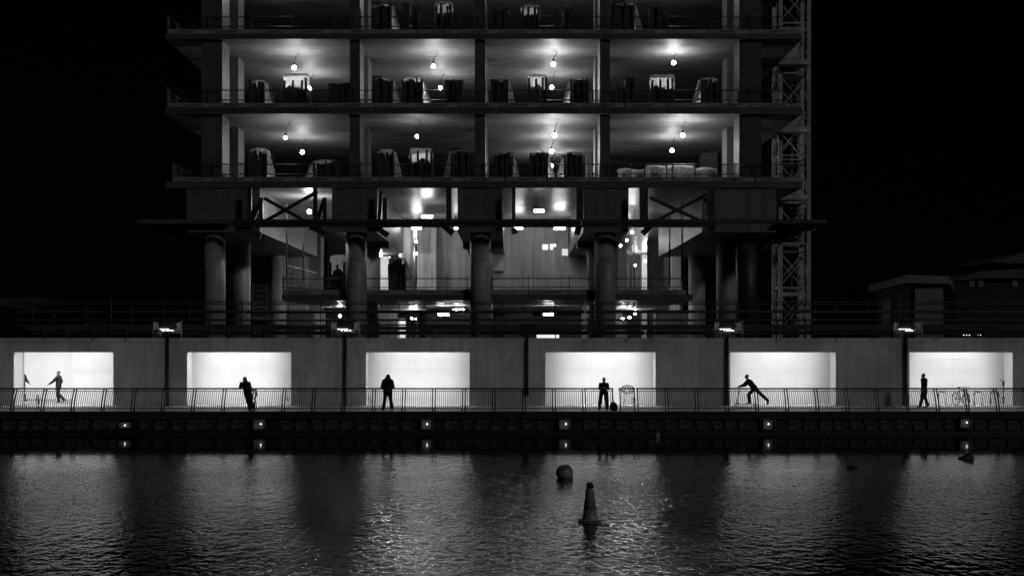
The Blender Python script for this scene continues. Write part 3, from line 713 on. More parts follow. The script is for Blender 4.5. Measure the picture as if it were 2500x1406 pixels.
# ------------------------------------------------------------------ wrapped stacks on the floors
def sheet(w, h, depth, side, top, seed, m):
    # a crumpled plastic sheet: over the top, and bulging down one side (or hanging between packs)
    rnd = random.Random(seed); mb = MB()
    prof = []
    if side == 'R': prof = [(-w*.45,h*.99),(-w*.1,h+top),(w*.35,h+top*.8),(w*.56,h*.93),(w*.70,h*.6),(w*.84,h*.28),(w*.96,.02)]
    elif side == 'L': prof = [(-w*.98,.02),(-w*.86,h*.3),(-w*.72,h*.62),(-w*.56,h*.95),(-w*.25,h+top*.9),(w*.2,h+top),(w*.47,h*1.0)]
    else: prof = [(-w*.53,h*.80),(-w*.49,h+top*.75),(-w*.2,h+top),(w*.25,h+top),(w*.47,h+top*.7),(w*.53,h*.78)]
    n = 3
    pr = []
    for a, b in zip(prof, prof[1:]):
        for k in range(4): pr.append((a[0]+(b[0]-a[0])*k/4, a[1]+(b[1]-a[1])*k/4))
    pr.append(prof[-1]); q = len(pr)
    for j in range(n+1):
        y = -depth/2-.07 + .34*j/n
        for i, (x, z) in enumerate(pr):
            e = .03
            mb.v.append((x+rnd.uniform(-e,e), y+rnd.uniform(-e,e)*.6, max(.02, z+rnd.uniform(-e,e))))
    for j in range(n):
        for i in range(q-1): k = j*q+i; mb.f.append((k,k+1,k+q+1,k+q))
    # the face towards the floor edge, gathered back to the packs in creased rows
    prev = list(range(q))
    for rr in range(1, 4):
        k0 = len(mb.v)
        for i, (x, z) in enumerate(pr):
            u = rr/3
            if side == 'T': tx, tz = x*(1-.1*u), z-(top+h*.26+.30*(.5+.5*math.sin(i*.55+seed)+.15*math.sin(i*1.7)))*u
            else:
                ex = w*.36*(1 if side == 'R' else -1); tx = x+(ex-x)*u if z < h*.96 else x; tz = z if z < h*.96 else z-(top+.12+.1*math.sin(i*.6+seed))*u
            mb.v.append((tx+rnd.uniform(-.02,.02), -depth/2-.09-.03*math.sin(i*1.3+rr)+rnd.uniform(-.02,.02), max(.03, tz+rnd.uniform(-.02,.02))))
        cur = list(range(k0, k0+q))
        for i in range(q-1): mb.f.append((prev[i],cur[i],cur[i+1],prev[i+1]))
        prev = cur
    return mb.mesh('plastic_wrap', m)
def stack(lab, px, py, d, wpx, hpx, packs, side=None, top=.08, m='wrap', extra=None, seed=0):
    p = P(px,py,d); w = wpx*d/3000; h = hpx*d/3000; depth = .95
    t = thing('wrapped_stack', lab, 'pallet stack', p, 0, 'stacks of materials stored on the open floors')
    pal = MB()
    for y in (-.42,0,.42): pal.box(-w/2,w/2,y-.05,y+.05,0,.09)
    for k in range(5): pal.box(-w/2+k*(w-.12)/4,-w/2+k*(w-.12)/4+.12,-.47,.47,.092,.115)
    pal.build('pallet', M['pallet'], t)
    rnd = random.Random(seed+5); n = len(packs)
    for i, (a, b, hh) in enumerate(packs):        # fractions of the width, height fraction
        x0 = -w/2+w*a; x1 = -w/2+w*b; z1 = h*hh*(.74 if side == 'T' else 1); j = lambda: rnd.uniform(-.02,.02)
        mb = MB(); e = .025
        zs = [.118, z1*.35, z1*.7, z1]
        for za, zb in zip(zs, zs[1:]):
            g = .006
            mb.hexa([(x0+j(),-depth/2+j(),za+g),(x1+j(),-depth/2+j(),za+g),(x1+j(),depth/2,za+g),(x0+j(),depth/2,za+g),(x0+j(),-depth/2+j(),zb-g),(x1+j(),-depth/2+j(),zb-g),(x1+j(),depth/2,zb-g),(x0+j(),depth/2,zb-g)])
        mb.build('pack', M['pack'], t)
    # thinner timber uprights standing proud of the packs
    for a in [q[0] for q in packs] + [packs[-1][1]-.12]:
        x0 = -w/2+w*a
        zt = h*(.90+rnd.uniform(-.05,.10)); lean = rnd.uniform(-.05,.05); y0 = -depth/2-.20
        MB().hexa([(x0,y0,.02),(x0+.13,y0,.02),(x0+.13,y0+.04,.02),(x0,y0+.04,.02),(x0+lean,y0,zt),(x0+.13+lean,y0,zt+.02),(x0+.13+lean,y0+.04,zt),(x0+lean,y0+.04,zt)]).build('batten', M['pack'], t)
    if side: put('plastic_wrap', sheet(w,h,depth,side,top,seed,M[m]), t)
    if extra == 'rods':
        for k in range(5): x0 = -w/2+w*(k+.5)/5; MB().tube([(x0,.1,.12),(x0+.03,.1,h*1.25)],.015,5).build('rod', M['galv'], t)
    return t
def stacks():
    three = [(0,.28,.92),(.32,.62,1),(.68,1,.9)]; two = [(0,.42,1),(.55,1,.95)]; flat = [(0,.33,1),(.34,.66,.98),(.67,1,1)]; tall = [(0,.5,1.08),(.52,1,.94)]
    z = lambda k, d: 830-(LEV[k][0]-EYE)*3000/d
    a = 73.1; zA, zB, zC = z('A',a), z('B',a), z('C',a); e = 75.3; zE = 830-(SE[0]-EYE)*3000/e
    T = [ # level A
     ('leftmost stack on the topmost visible floor, sparkling plastic down its right',935,zA,50,52,tall,'R',.02,'wrapdim',None),
     ('stack with a rounded tall left pack, second from the left on the topmost floor',1005,zA,40,56,[(0,.4,1),(.6,1,.75)],None,0,'wrap','rods'),
     ('stack with a pointed plastic tip, third from the left on the topmost floor',1084,zA,42,54,three,'T',.12,'wrapdim',None),
     ('square stack with two raised corners, right of the middle column, topmost floor',1221,zA,42,46,[(0,.3,1),(.3,.72,.88),(.75,1,1)],None,0,'wrap',None),
     ('stack with three rounded tops on the topmost floor',1295,zA,44,50,three,'T',.03,'wrapdim',None),
     ('stack bristling with thin rods on the topmost floor',1372,zA,50,44,[(.1,.3,.5),(.55,.75,.98),(.8,1,1)],None,0,'wrap','rods'),
     ('wide stack with a sparkling right edge, beside the fourth column on the topmost floor',1521,zA,52,56,tall,'R',.01,'wrapdim',None),
     ('low rounded pair of packs, rightmost on the topmost floor',1608,zA,44,46,[(0,.35,1),(.38,.66,1),(.75,1,.7)],None,0,'wrap',None),
     # level B
     ('leftmost stack of the upper lit floor, bright plastic triangle sloping right',632,zB,40,48,two,'R',.02,'wrap',None),
     ('stack topped by a white peaked sheet, left bay of the upper lit floor',727,zB,60,56,three,'T',.22,'wrap',None),
     ('low dark crate touching the second column on the upper lit floor',830,zB,48,42,flat,None,0,'wrap',None),
     ('dark stack with crinkled plastic at its right, beside second column, upper lit floor',937,zB,50,54,tall,'R',.06,'wrapdim',None),
     ('stack with white sheet over top and right side, second bay, upper lit floor',1010,zB,50,54,three,'R',.14,'wrap',None),
     ('unwrapped stack with notched top left of the third column, upper lit floor',1110,zB,42,50,flat,None,0,'wrap',None),
     ('solid dark stack with thin bright right edge, beside the middle column, upper lit floor',1220,zB,42,52,flat,'R',.0,'wrapdim',None),
     ('stack with puffed white cap next to a bulb, third bay, upper lit floor',1311,zB,44,58,[(0,.25,1),(.4,.6,.86),(.75,1,.86)],'T',.14,'wrap',None),
     ('stack with white sheet bulging down its left, third bay, upper lit floor',1414,zB,46,52,flat,'L',.02,'wrap',None),
     ('stepped dark stack right of the fourth column, upper lit floor',1526,zB,42,50,[(0,.45,.72),(.5,1,1.1)],None,0,'wrap',None),
     ('stack under the largest white cap, right bay of the upper lit floor',1615,zB,58,56,three,'T',.16,'wrap',None),
     ('rightmost stack on the upper lit floor with a white sheet on its left',1728,zB,44,52,two,'L',.06,'wrap',None),
     # level C
     ('pale plastic-wrapped pillar with a pointed flap, left bay above the crossed braces',635,zC,46,62,two,'R',.14,'wrap',None),
     ('low rounded heap under a dark sheet, left of second column, lower lit floor',797,zC,56,36,[(0,.5,.7),(.5,1,.9)],'L',.05,'wrapdim',None),
     ('stack with strip of bright plastic at its right, second bay, lower lit floor',943,zC,46,58,two,'R',.14,'wrap',None),
     ('stack with a triangular lit top, second bay of the lower lit floor',1030,zC,54,62,three,'T',.10,'wrap',None),
     ('dark stack left of the third column on the lower lit floor',1126,zC,46,62,tall,'L',.0,'wrapdim',None),
     ('square dark stack right of the third column on the lower lit floor',1230,zC,44,56,flat,'R',.0,'wrapdim',None),
     ('square dark stack left of the column of three bulbs, lower lit floor',1315,zC,44,56,flat,'R',.0,'wrap',None),
     ('square stack with bright plastic on its left, beside three bulbs, lower lit floor',1398,zC,44,56,flat,'L',.02,'wrap',None)]
    for i, (lab,px,py,w,h,pk,sd,tp,m,ex) in enumerate(T): stack(lab,px,py,a,w,h+{zA:24,zB:21,zC:17}[py],pk,sd,tp,m,ex,seed=i*7+1)
    stack('wrapped stack with pale sheeting above it, lobby floor, left of second column',832,zE,e,46,86,three,'T',.30,'wrap',None,201)
    stack('tall dark stack on the lobby floor in front of the bright wall',972,zE,e,42,88,[(0,.6,1.0),(.62,1,.86)],'R',.10,'wrapdim',None,202)
stacks()
def long_load():
    d = 75; py = 830-(LEV['C'][0]-EYE)*3000/d
    x0, x1 = X(1507,d), X(1745,d)
    t = thing('sheeted_load', 'long load under pale sheeting with two dark trestle frames in front', 'load', ((x0+x1)/2, 15, LEV['C'][0]))
    h = 1.30; L = x1-x0
    mb = MB(); n = 40; rnd = random.Random(3); m = 9
    for j in range(m+1):
        u = j/m
        for i in range(n+1):
            v = i/n; x = -L/2+L*v
            hh = h*(.82 if v < .28 else (1.0 if v < .78 else .86)) + .05*math.sin(v*23)
            y = -.75 if u < .5 else -.75+1.5*(u-.5)/.5
            z = hh*u/.5 if u < .5 else hh
            mb.v.append((x+rnd.uniform(-.02,.02), y+rnd.uniform(-.035,.035)+(.05*math.sin(v*40) if u < .5 else 0), max(.01,z+rnd.uniform(-.015,.015))))
    for j in range(m):
        for i in range(n): k = j*(n+1)+i; mb.f.append((k,k+1,k+n+2,k+n+1))
    mb.build('sheeting', M['wrapdim'], t)
    MB().box(-L/2+.1,L/2-.1,-.6,.6,.05,h*.72).build('load_core', M['pack'], t)
    for a, b in ((1570,1623),(1637,1691)):
        xa, xb = X(a,d)-(x0+x1)/2, X(b,d)-(x0+x1)/2
        f = MB().tube([(xa,-.95,0),(xa,-.95,1.38)],.045,6).tube([(xb,-.95,0),(xb,-.95,1.38)],.045,6).tube([(xa,-.95,1.28),(xb,-.95,1.28)],.05,6)
        f.tube([(xa,-.95,.2),(xb,-.95,1.2)],.014,5).tube([(xa,-.93,1.2),(xb,-.93,.2)],.014,5)
        f.build('trestle', M['steel'], t)
long_load()

# ------------------------------------------------------------------ mast at the right of the building
def mast():
    d = 79.5; xa, xb = X(1905,d), X(1974,d); s = xb-xa
    t = thing('lattice_mast', 'tall grey lattice mast with inner ladder at the right of the building', 'mast', ((xa+xb)/2, d-60+s/2, 3.36))
    h = s/2; H = 24.5
    for sx in (-1,1):
        for sy in (-1,1): MB().box(sx*h-.13,sx*h+.13,sy*h-.13,sy*h+.13,0,H).build('chord', M['mast'], t)
    z = .6; k = 0
    while z < H-2:
        for sy in (-1,1):
            MB().box(-h+.135,h-.135,sy*h-.05,sy*h+.05,z,z+.12).build('cross_bar', M['mast'], t)
            MB().tube([(-h,sy*h,z+.2),(h,sy*h,z+2.3)],.05,5).build('diagonal', M['mast'], t)
            MB().tube([(h,sy*h*.97,z+.2),(-h,sy*h*.97,z+2.3)],.05,5).build('diagonal', M['mast'], t)
        for sx in (-1,1):
            MB().box(sx*h-.05,sx*h+.05,-h+.135,h-.135,z,z+.12).build('cross_bar', M['mast'], t)
            MB().tube([(sx*h,-h,z+.2),(sx*h,h,z+2.3)],.05,5).build('diagonal', M['mast'], t)
        MB().box(-h+.14,h-.14,-h+.14,h-.14,z+2.38,z+2.42).build('landing', M['mast'], t) if k % 2 else None
        if k % 2 == 0: MB().box(-h+.135,h-.135,-h-.06,-h+.06,z+2.36,z+2.62).build('cross_bar', M['mast'], t)
        z += 2.85; k += 1
    lad = MB().tube([(.1,.2,0),(.1,.2,H)],.03,5).tube([(.5,.2,0),(.5,.2,H)],.03,5)
    z = .3
    while z < H: lad.tube([(.1,.2,z),(.5,.2,z)],.018,4); z += .3
    lad.build('ladder', M['mast'], t)
    for lev in 'ABC':                              # tie platforms back to the floor edges
        zz = LEV[lev][0]-3.36
        MB().box(-h-2.6,h-.1,-h-.9,-h-.2,zz-.32,zz+.02).build('tie_platform', M['mast'], t)
        MB().tube([(-h-2.5,-h-.9,zz+1.0),(h-.4,-h-.9,zz+1.0)],.024,5).build('platform_rail', M['darktube'], t)
        MB().box(-h-1.0,.1,-h-.96,-h-.92,zz+.03,zz+1.05).build('platform_gate', M['mast'], t)
mast()

# ------------------------------------------------------------------ dim buildings either side
def side_buildings():
    t = thing('pavilion', 'small dim flat-roofed building with pale panels, right of the mast', 'building', (X(2225,100),40,3.36))
    def q(px,d,z): return (X(px,d)-X(2225,100), d-60-40, z-3.36)
    def prism(pts, z0, z1, name, m):
        mb = MB(); k = len(pts)
        mb.v = [q(a,b,z0) for a,b in pts]+[q(a,b,z1) for a,b in pts]
        mb.f = [tuple(range(k))[::-1], tuple(range(k,2*k))]+[(i,(i+1)%k,k+(i+1)%k,k+i) for i in range(k)]
        mb.build(name, m, t)
    prism([(2215,97),(2318,99),(2330,114),(2120,116)], 8.0, 8.62, 'roof', M['bldg'])
    prism([(2234,98.6),(2301,99.6),(2304,108),(2236,108)], 3.36, 7.997, 'wall', M['bldg'])
    prism([(2222,99.2),(2233.6,99.2),(2235,106),(2142,113)], 3.36, 7.98, 'dark_wall', M['dark'])
    for a, b, d1, d2 in ((2194,2206,103.4,102.2),(2154,2175,108.2,106.0)):
        mb = MB(); mb.v = [q(a,d1,3.6),q(b,d2,3.6),q(b,d2,7.3-(.25 if a<2180 else 0)),q(a,d1,7.3-(.3 if a<2180 else .05)),q(a,d1+.1,3.6),q(b,d2+.1,3.6),q(b,d2+.1,7.0),q(a,d1+.1,7.0)]
        mb.f = [(0,1,2,3),(7,6,5,4),(0,4,5,1),(1,5,6,2),(2,6,7,3),(3,7,4,0)]; mb.build('window', M['bldg'], t)
    t2 = thing('gabled_shed', 'barely visible gabled building at the right edge behind the wall', 'building', (X(2440,115),55,3.36))
    d = 115; ox = X(2440,d)
    zr = Z(618,d)-3.36; ze = Z(668,d)-3.36
    def g(pts, z, name, m): 
        mb = MB(); k = len(pts)
        mb.v = [(X(a,d)-ox,0,Z(b,d)-3.36) for a,b in pts]+[(X(a,d)-ox,z,Z(b,d)-3.36) for a,b in pts]
        mb.f = [tuple(range(k)),tuple(range(k,2*k))[::-1]]+[(i,k+i,k+(i+1)%k,(i+1)%k) for i in range(k)]
        mb.build(name, m, t2)
    g([(2330,833),(2330,690),(2600,690),(2600,833)], 14, 'wall', M['dark'])
    g([(2320,686),(2400,662),(2520,655),(2620,664),(2620,676),(2400,680)], 15, 'lower_roof', M['dull'])
    g([(2425,639),(2500,616),(2620,600),(2620,648),(2430,641)], 13, 'upper_roof', M['dull'])
    for a in (2365,2388,2470): 
        MB().box(X(a,d)-ox,X(a+13,d)-ox,-.12,-.02,Z(700,d)-3.36,Z(686,d)-3.36).build('window', M['bldg'], t2)
    t3 = thing('low_sheds', 'faint row of low sloping roofs at the far left behind the wall', 'sheds', (X(150,120),60,3.36))
    d = 120; ox = X(150,d)
    for pts in ([(-60,733),(5,729),(95,748),(60,753),(-60,742)], [(60,754),(120,752),(190,766),(150,771),(90,766)], [(150,772),(200,770),(330,794),(250,796),(150,783)]):
        mb = MB(); k = len(pts)
        mb.v = [(X(a,d)-ox,0,Z(b,d)-3.36) for a,b in pts]+[(X(a,d)-ox,10,Z(b,d)+.5-3.36) for a,b in pts]
        mb.f = [tuple(range(k)),tuple(range(k,2*k))[::-1]]+[(i,k+i,k+(i+1)%k,(i+1)%k) for i in range(k)]
        mb.build('roof', M['dull'], t3)
    mb = MB(); pts = [(-80,744),(60,756),(150,785),(250,798),(320,798),(320,833),(-80,833)]; k = len(pts)
    mb.v = [(X(a,d)-ox,.3,Z(b,d)-3.36) for a,b in pts]+[(X(a,d)-ox,9,Z(b,d)-3.36) for a,b in pts]
    mb.f = [tuple(range(k)),tuple(range(k,2*k))[::-1]]+[(i,k+i,k+(i+1)%k,(i+1)%k) for i in range(k)]
    mb.build('wall', M['dark'], t3)
    t4 = thing('string_lights', 'short string of tiny bright lights low at the right, above the wall', 'lights', P(2386,815,90))
    for px, py in ((2353,817),(2360,817),(2367,817),(2388,817),(2394,818),(2404,816),(2415,814)):
        p = P(px,py,90)-P(2386,815,90)
        MB().ball(p,.06 if px < 2370 else .035,nu=8,nv=5).build('bulb', M['star'], t4)
    MB().tube([P(2345,816,90)-P(2386,815,90),P(2386,816.5,90)-P(2386,815,90),P(2422,813,90)-P(2386,815,90)],.02,5).build('wire', M['cord'], t4)
side_buildings()

# ------------------------------------------------------------------ people
def remesh(mb, name, m, voxel, parent, smooth=2):
    me = mb.mesh(name, None); o = bpy.data.objects.new('tmp', me); C.objects.link(o)
    md = o.modifiers.new('r','REMESH'); md.mode = 'VOXEL'; md.voxel_size = voxel; md.use_smooth_shade = True
    s = o.modifiers.new('s','SMOOTH'); s.factor = .5; s.iterations = smooth
    dg = bpy.context.evaluated_depsgraph_get(); r = bpy.data.meshes.new_from_object(o.evaluated_get(dg)); r.name = name
    bpy.data.objects.remove(o); r.materials.clear(); r.materials.append(m)
    for p in r.polygons: p.use_smooth = True
    return put(name, r, parent)
def limb(mb, pts, rs, n=10):
    for (a, b), (ra, rb) in zip(zip(pts, pts[1:]), zip(rs, rs[1:])):
        a = Vector(a); b = Vector(b); mb.ball(a, ra, nu=10, nv=8); mb.ball(b, rb, nu=10, nv=8)
        k = 5; mb.tube([a+(b-a)*i/k for i in range(k+1)], ra, n, rb)
def hand(mb, wrist, elbow, curl=.5):
    w = Vector(wrist); dr = (w-Vector(elbow)).normalized()
    side = dr.cross(Vector((0,0,1))); side = Vector((1,0,0)) if side.length < .1 else side.normalized()
    nrm = side.cross(dr).normalized()
    palm = w+dr*.05
    for k in range(4): mb.ball(palm+side*(.024*(k-1.5)*.8)+dr*.01, .017, .017, .017, 8, 6)
    mb.ball(palm, .036, .03, .036, 10, 8)
    for k, L in enumerate((.068,.078,.074,.058)):
        b = palm+dr*.035+side*(.020*(k-1.5)); m1 = b+dr*L*.5-nrm*L*.2*curl; e = m1+dr*L*.35-nrm*L*.5*curl
        mb.tube([b,m1,e],.0095,7,.0075)
    b = palm-dr*.01+side*.035; mb.tube([b,b+dr*.03+side*.022,b+dr*.055+side*.018-nrm*.012],.0105,7,.008)
def person(label, loc, rz, J, hood=False, longhair=False, hairm='hair', bulk=1.0, shoes='shoe', scale=1.0, coat=0.0):
    t = thing('person', label, 'person', loc, rz); t.scale = (scale,)*3
    V = {k: Vector(v) for k, v in J.items()}
    mid = (V['shL']+V['shR'])/2; up = (mid-V['pelvis']).normalized(); lat = (V['shR']-V['shL']).normalized()
    hd = V['head']; fwd = Vector(J.get('face', (0,-1,0))).normalized()
    # body: one continuous skin
    b = MB()
    rot = Matrix((lat, up.cross(lat).normalized(), up)).transposed()
    for k in range(7):
        u = k/6; c = V['pelvis']+(mid-V['pelvis'])*u
        b.ball(c, (.155,.145,.135,.14,.155,.165,.13)[k], (.11,.105,.10,.105,.11,.105,.08)[k], .10, 14, 8, rot)
    limb(b, [mid+up*.02, (mid+hd)/2+Vector((0,0,-.02)), hd+Vector((0,0,-.08))], [.062,.055,.055])
    b.ball(hd, .074, .092, .112, 14, 10); b.ball(hd+fwd*.06+Vector((0,0,-.05)), .05,.05,.05,10,8)
    b.ball(hd+fwd*.098+Vector((0,0,-.012)), .014,.02,.022,8,6)                       # nose
    sd = fwd.cross(Vector((0,0,1)))
    for s in (-1,1):
        b.ball(hd+sd*(.078*s)+Vector((0,0,-.01)), .014,.02,.03,8,6)                  # ears
        b.ball(hd+fwd*.082+sd*(.032*s)+Vector((0,0,.015)), .012,nu=8,nv=6)           # eyes
    b.ball(hd+fwd*.088+Vector((0,0,-.06)), .02,.012,.008,8,6)                        # mouth
    for s in 'LR':
        limb(b, [V['sh'+s],V['el'+s],V['ha'+s]], [.058,.044,.030]); hand(b, V['ha'+s], V['el'+s], .7)
        limb(b, [V['hip'+s],V['kn'+s],V['an'+s]], [.088,.056,.040])
        b.ball(V['an'+s]+Vector((0,0,-.035)), .045,.045,.045,8,6)
    remesh(b, 'body', M['skin'], .0105, t, 1)
    # jacket
    j = MB()
    for k in range(8):
        u = -coat+(1.02+coat)*k/7; c = V['pelvis']+(mid-V['pelvis'])*u
        w = (.19,.19,.185,.185,.19,.195,.19,.13)[k]*bulk
        j.ball(c, w, w*.72, .11, 14, 8, rot)
    for s in 'LR':
        wr = V['ha'+s]+(V['el'+s]-V['ha'+s])*.12
        limb(j, [V['sh'+s],V['el'+s],wr], [.082*bulk,.068*bulk,.050])
    limb(j, [mid+up*.01, mid+(hd-mid)*.42], [.085,.072])
    remesh(j, 'jacket', M['cloth'], .016, t, 2)
    # trousers
    tr = MB(); tr.ball(V['pelvis'], .175, .125, .12, 14, 8, rot)
    for s in 'LR': limb(tr, [V['hip'+s],V['kn'+s],V['an'+s]+Vector((0,0,.02))], [.118,.092,.080])
    remesh(tr, 'trousers', M['denim'], .015, t, 2)
    for s in 'LR':
        a = V['an'+s]; ft = Vector(J.get('toe'+s, tuple(fwd)+())) ; ft = ft.normalized()
        sh = MB(); limb(sh, [a+Vector((0,0,-.02)), a+ft*.05+Vector((0,0,-.045)), a+ft*.15+Vector((0,0,-.052))], [.052,.045,.036]); sh.ball(a-ft*.04+Vector((0,0,-.045)), .04)
        remesh(sh, 'shoe', M[shoes], .012, t, 1)
    h = MB()
    if hood:
        h.ball(hd+Vector((0,0,.012))-fwd*.02, .115,.13,.142,14,10); limb(h, [hd-fwd*.03, mid+up*.04], [.12,.17*min(1.15,bulk)])
        remesh(h, 'hood', M['cloth'], .015, t, 2)
    elif longhair:
        h.ball(hd+Vector((0,0,.02))-fwd*.018, .098,.108,.122,14,10); limb(h, [hd-fwd*.04, mid-fwd*.06+Vector((.02,0,-.02))], [.105,.13])
        remesh(h, 'hair', M[hairm], .014, t, 2)
    else:
        h.ball(hd+Vector((0,0,.03))-fwd*.022, .088,.098,.098,14,10)
        remesh(h, 'hair', M[hairm], .012, t, 1)
    return t
STAND = dict(pelvis=(0,0,.94), shL=(-.19,0,1.43), shR=(.19,0,1.43), head=(0,-.03,1.63), elL=(-.27,.02,1.15), elR=(.27,.02,1.15), haL=(-.20,-.18,.98), haR=(.20,-.18,.98),
    hipL=(-.10,0,.92), hipR=(.10,0,.92), knL=(-.13,-.01,.50), knR=(.13,-.01,.50), anL=(-.17,.0,.09), anR=(.17,0,.09), toeL=(-.35,-1,0), toeR=(.35,-1,0))
def J(**k): d = dict(STAND); d.update(k); return d
def people():
    # hooded man standing at the railing, hands together
    person('hooded person in a bulky dark jacket facing the water, hands together at the railing', (X(946.5,61.1),1.12,0), 0,
        J(head=(.02,-.06,1.63), elL=(-.28,-.03,1.12), elR=(.28,-.03,1.12), haL=(-.07,-.26,1.00), haR=(.08,-.26,1.00), pelvis=(0,0,.93), anL=(-.21,0,.09), anR=(.21,0,.09), knL=(-.15,-.02,.5), knR=(.15,-.02,.5)), hood=True, bulk=1.26, coat=.24)
    # woman leaning on the railing, hip out, legs slanting to the right
    person('person with long hair leaning sideways on the railing beside a folded net', (X(601,61.1),1.15,0), 0,
        J(head=(-.05,-.14,1.53), pelvis=(.06,.02,.90), shL=(-.24,-.06,1.32), shR=(.13,-.06,1.34), elL=(-.30,-.10,1.08), haL=(-.26,-.36,1.10), elR=(.23,-.08,1.10), haR=(.33,-.36,1.12),
          hipL=(-.03,.0,.88), hipR=(.15,0,.88), knL=(.07,-.03,.48), knR=(.25,-.02,.48), anL=(.17,.0,.09), anR=(.36,.0,.09), toeL=(-.4,-1,0), toeR=(.3,-1,0)), longhair=True, bulk=1.06, coat=.18)
    # grey-haired man, forearms on the railing
    person('grey-haired person with forearms on the railing beside a backpack', (X(1474,61.2),1.2,0), 0,
        J(head=(-.0,-.20,1.50), pelvis=(-.0,.10,.90), shL=(-.17,-.06,1.29), shR=(.17,-.06,1.29), elL=(-.22,-.14,1.06), elR=(.22,-.14,1.06), haL=(-.04,-.38,1.12), haR=(.08,-.38,1.12),
          hipL=(-.11,.1,.88), hipR=(.11,.1,.88), knL=(-.17,.02,.48), knR=(.14,.02,.48), anL=(-.20,.08,.09), anR=(.16,.08,.09), face=(.15,-1,-.45)), hairm='hairgrey', bulk=1.02, coat=.06)
    # walking man in the left recess, heading left
    person('person in dark clothes striding left inside the leftmost recess', (X(143,68.3),8.3,0), R(-90),
        J(pelvis=(0,0,.93), head=(0,-.02,1.64), elL=(-.24,.08,1.16), haL=(-.22,-.02,.95), elR=(.26,-.22,1.18), haR=(.24,-.44,1.04), knL=(-.10,-.10,.50), anL=(-.10,-.02,.09), knR=(.10,.02,.50), anR=(.10,.34,.16), toeL=(0,-1,0), toeR=(0,-1,-.5)), shoes='shoelight', bulk=1.15, coat=.1)
    # someone coming out of the passage, half hidden by the edge of the recess
    person('person half hidden behind the left edge of the leftmost recess', (X(54,70.2),10.2,0), R(70),
        J(head=(0,-.06,1.58), pelvis=(0,0,.92), elR=(.26,-.1,1.15), haR=(.2,-.32,1.02), knL=(-.1,-.18,.52), anL=(-.1,-.28,.09), anR=(.1,.22,.12), knR=(.1,.02,.5), toeL=(0,-1,0), toeR=(0,-1,-.3)), bulk=1.15)
    # walker in the right recess
    person('person in dark clothes walking beside the rightmost lamp post', (X(2256,63.6),3.6,0), R(-78),
        J(head=(0,-.05,1.63), elL=(-.22,.06,1.14), haL=(-.2,-.02,.92), elR=(.22,-.02,1.13), haR=(.2,-.16,.93), knL=(-.09,-.05,.50), anL=(-.09,-.16,.09), knR=(.09,.0,.52), anR=(.09,.16,.13), toeL=(0,-1,0), toeR=(0,-1,-.3)), bulk=1.02, coat=.12)
    # scooter rider
    d = 65.0; x = X(1824,d)
    person('person leaning forward on a kick scooter with one leg kicked back', (x,4.4,.0), R(-90),
        J(pelvis=(0,.28,.96), shL=(-.19,-.04,1.34), shR=(.19,-.04,1.34), head=(0,-.14,1.56), elL=(-.22,-.26,1.12), elR=(.22,-.26,1.12), haL=(-.20,-.50,1.05), haR=(.20,-.50,1.05),
          hipL=(-.10,.28,.94), hipR=(.10,.28,.94), knL=(-.08,-.02,.62), anL=(-.05,.02,.22), knR=(.10,.62,.62), anR=(.10,.95,.30), toeL=(0,-1,0), toeR=(0,-.2,-1)), bulk=1.2)
    t = thing('kick_scooter', 'dark kick scooter under the rider in the fifth recess', 'scooter', (x-.05,4.4,0))
    wh = MB().torus((0,0,.10),.08,.022,n=20,m=6).mesh('wheel', M['rubber'], True)
    put('wheel', wh, t, (-.62,0,0)); put('wheel', wh, t, (.36,0,0))
    MB().box(-.48,.30,-.07,.07,.085,.12).build('deck', M['steel'], t)
    MB().tube([(-.60,0,.14),(-.52,0,.60),(-.46,0,1.04)],.026,8).build('steering_column', M['steel'], t)
    MB().tube([(-.46,-.24,1.06),(-.46,.24,1.06)],.017,8).build('handlebar', M['rubber'], t)
    MB().hexa([(-.50,-.05,.10),(-.42,-.05,.10),(-.42,.05,.10),(-.50,.05,.10),(-.60,-.03,.22),(-.56,-.03,.22),(-.56,.03,.22),(-.60,.03,.22)]).build('neck', M['steel'], t)
people()

